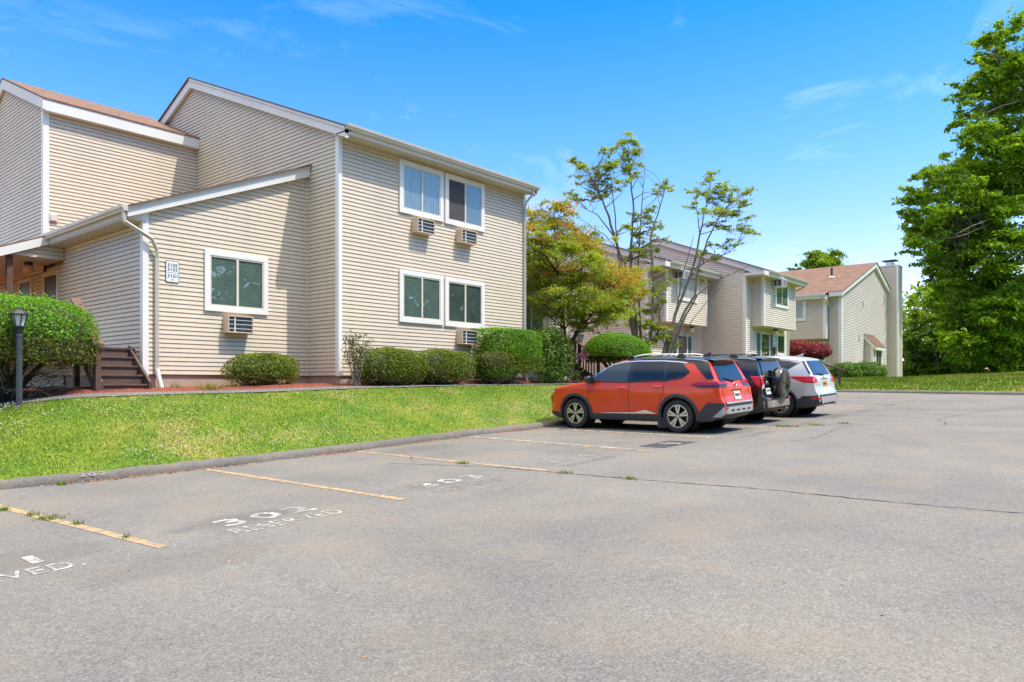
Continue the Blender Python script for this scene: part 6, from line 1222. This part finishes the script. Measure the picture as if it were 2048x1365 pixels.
    g = MB(); g.box(-1.05, -.83, .855, .875, .1, .32); g.build('mud_flap', M['rimdark'], r)
loc, rot = place(15.30, 8.84)
top_o = [(-2.30, .60), (-2.285, .78), (-2.22, .90), (-2.05, .985), (-1.6, 1.06), (-1.15, 1.125), (-1.05, 1.15), (-.25, 1.60), (0, 1.655), (.5, 1.69), (1.2, 1.675), (1.75, 1.625), (1.93, 1.585), (1.97, 1.53), (2.07, 1.33), (2.17, 1.12), (2.235, 1.05), (2.265, .95), (2.285, .78), (2.325, .70), (2.35, .655), (2.36, .44)]
def make(sp, detail):
    c = Car(sp); c.detail = lambda: detail(c); return c.build()
spec_o = dict(name='orange_car', label='orange compact SUV with a black roof, nearest car of the row', loc=loc, rot=rot, paint='orange', roof='blackpaint', isroof=lambda c: (c.z > (1.590 if c.x > -.9 else 1.545) and -2.0 < c.x < .35) or (c.z > 1.52 and c.x < -1.66) or (.05 < c.x < 1.04 and c.z > 1.20 and c.z > 1.205 + (.98 - c.x)*.565), top=top_o, smooth_top=False, bot=[(-2.3, .34), (-2.1, .25), (-1.8, .22), (1.9, .24), (2.2, .32), (2.36, .42)],
    plan=[(-2.30, .50), (-2.27, .64), (-2.18, .77), (-1.95, .87), (-1.4, .915), (0, .92), (1.33, .925), (1.9, .912), (2.15, .875), (2.27, .83), (2.34, .765), (2.36, .72)], sect=SECT, crowns=CROWN, front=2.30, rear=-2.36, stations=stations(2.30, -2.36, [.25, .2, .3, 1.05, 1.1, -1.93, -1.97]), axles=(1.37, -1.335), wr=.366, track=1.60, rim=.248, spokes=5, phase=.3, spoke_pair=[(-.17, .013, .024), (.17, .013, .024)])
make(spec_o, d_orange)
# ---- black, with the spare wheel on its rear door
def d_black(s):
    r = s.root
    s.topp(MB(), [(-.66, 1.05), (.66, 1.05), (.58, .34), (-.58, .34)], .008, 10, 12).build('windshield', M['carglass_clear'], r, smooth=True)
    s.both('side_window', 'carglass', [(.92, 1.14), (.42, 1.48), (-.05, 1.56), (-.05, 1.12)], .006); s.both('side_window', 'carglass', [(-.14, 1.12), (-.14, 1.565), (-.98, 1.555), (-1.0, 1.15)], .006); s.both('quarter_window', 'carglass', [(-1.10, 1.16), (-1.10, 1.55), (-1.72, 1.53), (-1.86, 1.20)], .006)
    s.rp('rear_window', 'carglass', [(-.62, 1.12), (.62, 1.12), (.56, 1.50), (-.56, 1.50)], .016, 12, 12)
    g = MB(); n = 10; vs = []
    for i in range(n+1): y = -.60 + 1.2*i/n; zc = s.ztop(-1.85, y); vs += [(-1.78, y, s.ztop(-1.78, y) + .005), (-2.10, y, 1.575 + (zc - 1.6)*.6), (-2.10, y, 1.545 + (zc - 1.6)*.6), (-1.96, y, 1.52)]
    g.add(vs, [(4*i+j, 4*i+j+1, 4*i+j+5, 4*i+j+4) for i in range(n) for j in range(3)]); g.build('spoiler', M['blackpaint'], r, smooth=40)
    s.both('taillight', 'redlens', [(-1.90, 1.165), (-2.11, 1.15), (-2.155, .87), (-2.10, .90)], .008)
    for sg in (1, -1): s.rp('taillight', 'redlens', [(sg*.60, .98), (sg*.78, .93), (sg*.79, 1.13), (sg*.64, 1.145)], .010); s.rp('taillight', 'clearlens', [(sg*.62, .88), (sg*.77, .83), (sg*.78, .925), (sg*.605, .975)], .010)
    tc_ = (s.xrear(0, .95) - .02, -.12, .97); g = MB(); g.lathe(tc_, (-1, 0, 0), [(.36, 0), (.372, .04), (.374, .17), (.36, .215), (.33, .235), (.22, .225), (.20, .215), (0, .21)], 40); g.build('spare_wheel_cover', M['blackpaint'], r, smooth=40)
    s.emblem(.42, .99, .05, .035, .014, False); s.text('TOYOTA', .53, .31, .91, .935, .012); s.plate(.44, .79, .29, .15, 'platewhite', .02)
    s.rp('rear_bumper', 'skiddirty', [(-.80, .40), (.80, .40), (.82, .565), (-.82, .565)], .03); s.rp('bumper_step', 'chrome', [(-.76, .70), (.30, .70), (.30, .725), (-.76, .725)], .012)
    for sg in (1, -1): s.rp('reflector', 'darkredlens', [(sg*.62, .585), (sg*.77, .585), (sg*.77, .62), (sg*.62, .62)], .03, 2, 3)
    s.both('sill_cladding', 'cladding', [(.95, .235), (.95, .36), (-.93, .37), (-.93, .235)], .012)
    for sg in (1, -1):
        for ax in s.axles: s.arch(ax, sg, s.wr + .05, s.wr + .11, .012)
    s.mirror(.84, 1.09, 'blackpaint'); s.handle(.06, .97, 'blackpaint'); s.handle(-.84, .99, 'blackpaint'); s.rails(.05, -1.45, .05, 'blackpaint', 'blackpaint'); s.wiper(.05, 1.11, .45, 1.14); s.exhaust(-.5, .33)
    s.frontp(MB(), [(-.45, .55), (.45, .55), (.5, .85), (-.5, .85)], .006).build('grille', M['rimdark'], r, smooth=True); s.both('headlight', 'clearlens', [(1.9, .86), (2.14, .90), (2.2, .80), (2.0, .76)], .006)
    s.seams([[(.95, .38), (.97, .8), (.96, 1.1)], [(-.10, .38), (-.10, 1.12)], [(-.80, .46), (-.92, .68), (-1.02, .88), (-1.03, 1.14)]])
loc, rot = place(17.98, 8.90)
top_b = [(-2.26, .60), (-2.24, .78), (-2.18, .90), (-2.0, .975), (-1.6, 1.04), (-1.1, 1.11), (-1.02, 1.14), (-.27, 1.59), (0, 1.64), (.5, 1.675), (1.2, 1.67), (1.75, 1.64), (1.97, 1.60), (2.0, 1.54), (2.07, 1.30), (2.12, 1.10), (2.145, .95), (2.16, .74), (2.24, .66), (2.26, .60), (2.27, .42)]
make(dict(name='black_car', label='black SUV with a covered spare wheel on its back, middle car of the row', loc=loc, rot=rot, paint='blackpaint', roof=None, top=top_b, smooth_top=False, bot=[(-2.26, .34), (-2.05, .25), (-1.8, .22), (1.9, .24), (2.15, .32), (2.27, .40)],
    plan=[(-2.26, .62), (-2.2, .77), (-2.0, .87), (-1.4, .905), (0, .905), (1.33, .91), (1.9, .90), (2.08, .875), (2.17, .84), (2.27, .78)], sect=SECT, crowns=CROWN, front=2.26, rear=-2.27, stations=stations(2.26, -2.27, [.27, 1.02, -1.97, -2.0]), axles=(1.35, -1.31), wr=.355, track=1.565, rim=.225, spokes=6, phase=.2, spoke_pair=[(0, .03, .045)]), d_black)
# ---- silver
def d_silver(s):
    r = s.root
    s.topp(MB(), [(-.66, 1.05), (.66, 1.05), (.57, .30), (-.57, .30)], .008, 10, 12).build('windshield', M['carglass_clear'], r, smooth=True)
    s.both('side_window', 'carglass', [(.95, 1.13), (.36, 1.48), (-.05, 1.545), (-.05, 1.11)], .006); s.both('side_window', 'carglass', [(-.13, 1.11), (-.13, 1.55), (-.96, 1.53), (-.98, 1.15)], .006); s.both('quarter_window', 'carglass', [(-1.05, 1.16), (-1.05, 1.525), (-1.50, 1.475), (-1.74, 1.42), (-1.40, 1.22)], .006)
    for sg in (1, -1): s.band(MB(), [(.98, 1.13), (.36, 1.50), (-.05, 1.565), (-.9, 1.55), (-1.5, 1.495), (-1.78, 1.43)], .018, .009, sg).build('window_trim', M['rimdark'], r)
    s.rp('rear_window', 'carglass', [(-.64, 1.125), (.64, 1.125), (.56, 1.50), (-.56, 1.50)], .016, 12, 12); s.both('rear_pillar', 'carglass', [(-1.84, 1.50), (-1.90, 1.49), (-2.10, 1.15), (-2.06, 1.15)], .006)
    s.both('taillight', 'redlens', [(-1.52, 1.085), (-1.70, 1.095), (-2.15, 1.09), (-2.19, .91), (-1.95, .93)], .008)
    for sg in (1, -1): s.rp('taillight', 'redlens', [(sg*.55, .95), (sg*.80, .91), (sg*.80, 1.085), (sg*.66, 1.085)], .009); s.rp('taillight', 'clearlens', [(sg*.52, .97), (sg*.57, .95), (sg*.66, 1.085), (sg*.60, 1.085)], .009)
    s.rp('tailgate_recess', 'cladding', [(-.30, .995), (.30, .995), (.28, 1.02), (-.28, 1.02)], .006); s.emblem(0, 1.075, .075, .03, .012, False); s.plate(0, .88, .31, .16, 'plategold', .012); s.text('ESCAPE', .62, .36, .845, .868, .01)
    s.both('bumper_cladding', 'cladding', [(-1.70, .27), (-1.76, .46), (-1.9, .575), (-2.27, .60), (-2.29, .42), (-2.1, .28)], .012); s.rp('bumper_cladding', 'cladding', [(-.80, .40), (.80, .40), (.83, .60), (-.83, .60)], .012); s.rp('skid_plate', 'skid', [(-.60, .38), (.60, .38), (.68, .555), (-.68, .555)], .022)
    for sg in (1, -1): s.rp('reflector', 'redlens', [(sg*.70, .49), (sg*.81, .49), (sg*.81, .535), (sg*.70, .535)], .02, 2, 3)
    s.both('reflector', 'redlens', [(-2.12, .49), (-2.24, .49), (-2.24, .535), (-2.12, .535)], .016)
    s.both('sill_cladding', 'cladding', [(.95, .235), (.95, .36), (-.93, .37), (-.93, .235)], .012)
    for sg in (1, -1):
        for ax in s.axles: s.arch(ax, sg, s.wr + .05, s.wr + .105, .012)
    s.mirror(.84, 1.08, 'silver'); s.handle(.06, .97, 'silver'); s.handle(-.84, .99, 'silver'); s.wiper(0, 1.12, .42, 1.16); s.exhaust(.5, .34); s.exhaust(-.5, .34)
    s.seams([[(.95, .38), (.97, .8), (.96, 1.1)], [(-.09, .38), (-.09, 1.1)], [(-.80, .46), (-.92, .68), (-1.0, .88), (-1.0, 1.14)]])
    for sg in (1, -1): g = MB(); s.rearp(g, [(sg*.60, .61), (sg*.612, .61), (sg*.67, .92), (sg*.658, .92)], .005, 6, 1); g.build('tailgate_seam', M['rimdark'], r)
    MB().prism((0, 0, 1.60), (1, 0, 0), (0, 0, 1), (0, 1, 0), [(-1.35, 0), (-1.62, 0), (-1.64, .10)], -.02, .02).build('roof_antenna', M['skid'], r, bevel=.006); s.frontp(MB(), [(-.45, .55), (.45, .55), (.5, .85), (-.5, .85)], .006).build('grille', M['rimdark'], r, smooth=True); s.both('headlight', 'clearlens', [(1.85, .86), (2.12, .90), (2.18, .82), (2.0, .78)], .006)
loc, rot = place(20.46, 8.50)
top_s = [(-2.24, .60), (-2.22, .78), (-2.15, .90), (-2.0, .97), (-1.6, 1.03), (-1.1, 1.10), (-1.02, 1.13), (-.25, 1.575), (0, 1.625), (.5, 1.655), (1.2, 1.64), (1.65, 1.595), (1.85, 1.55), (1.89, 1.50), (2.0, 1.32), (2.12, 1.11), (2.17, 1.04), (2.19, .90), (2.195, .78), (2.24, .70), (2.28, .64), (2.29, .42)]
make(dict(name='silver_car', label='silver white SUV with an orange licence plate, furthest car of the row', loc=loc, rot=rot, paint='silver', roof=None, top=top_s, smooth_top=False, bot=[(-2.24, .34), (-2.05, .25), (-1.8, .22), (1.9, .24), (2.15, .32), (2.29, .38)],
    plan=[(-2.24, .62), (-2.18, .77), (-2.0, .86), (-1.4, .905), (0, .91), (1.33, .915), (1.9, .905), (2.08, .88), (2.2, .835), (2.29, .77)], sect=SECT, crowns=CROWN, front=2.24, rear=-2.29, stations=stations(2.24, -2.29, [.25, 1.02, -1.85, -1.89]), axles=(1.36, -1.33), wr=.355, track=1.58, rim=.235, spokes=5, phase=.55, spoke_pair=[(-.2, .018, .022), (.2, .018, .022)]), d_silver)
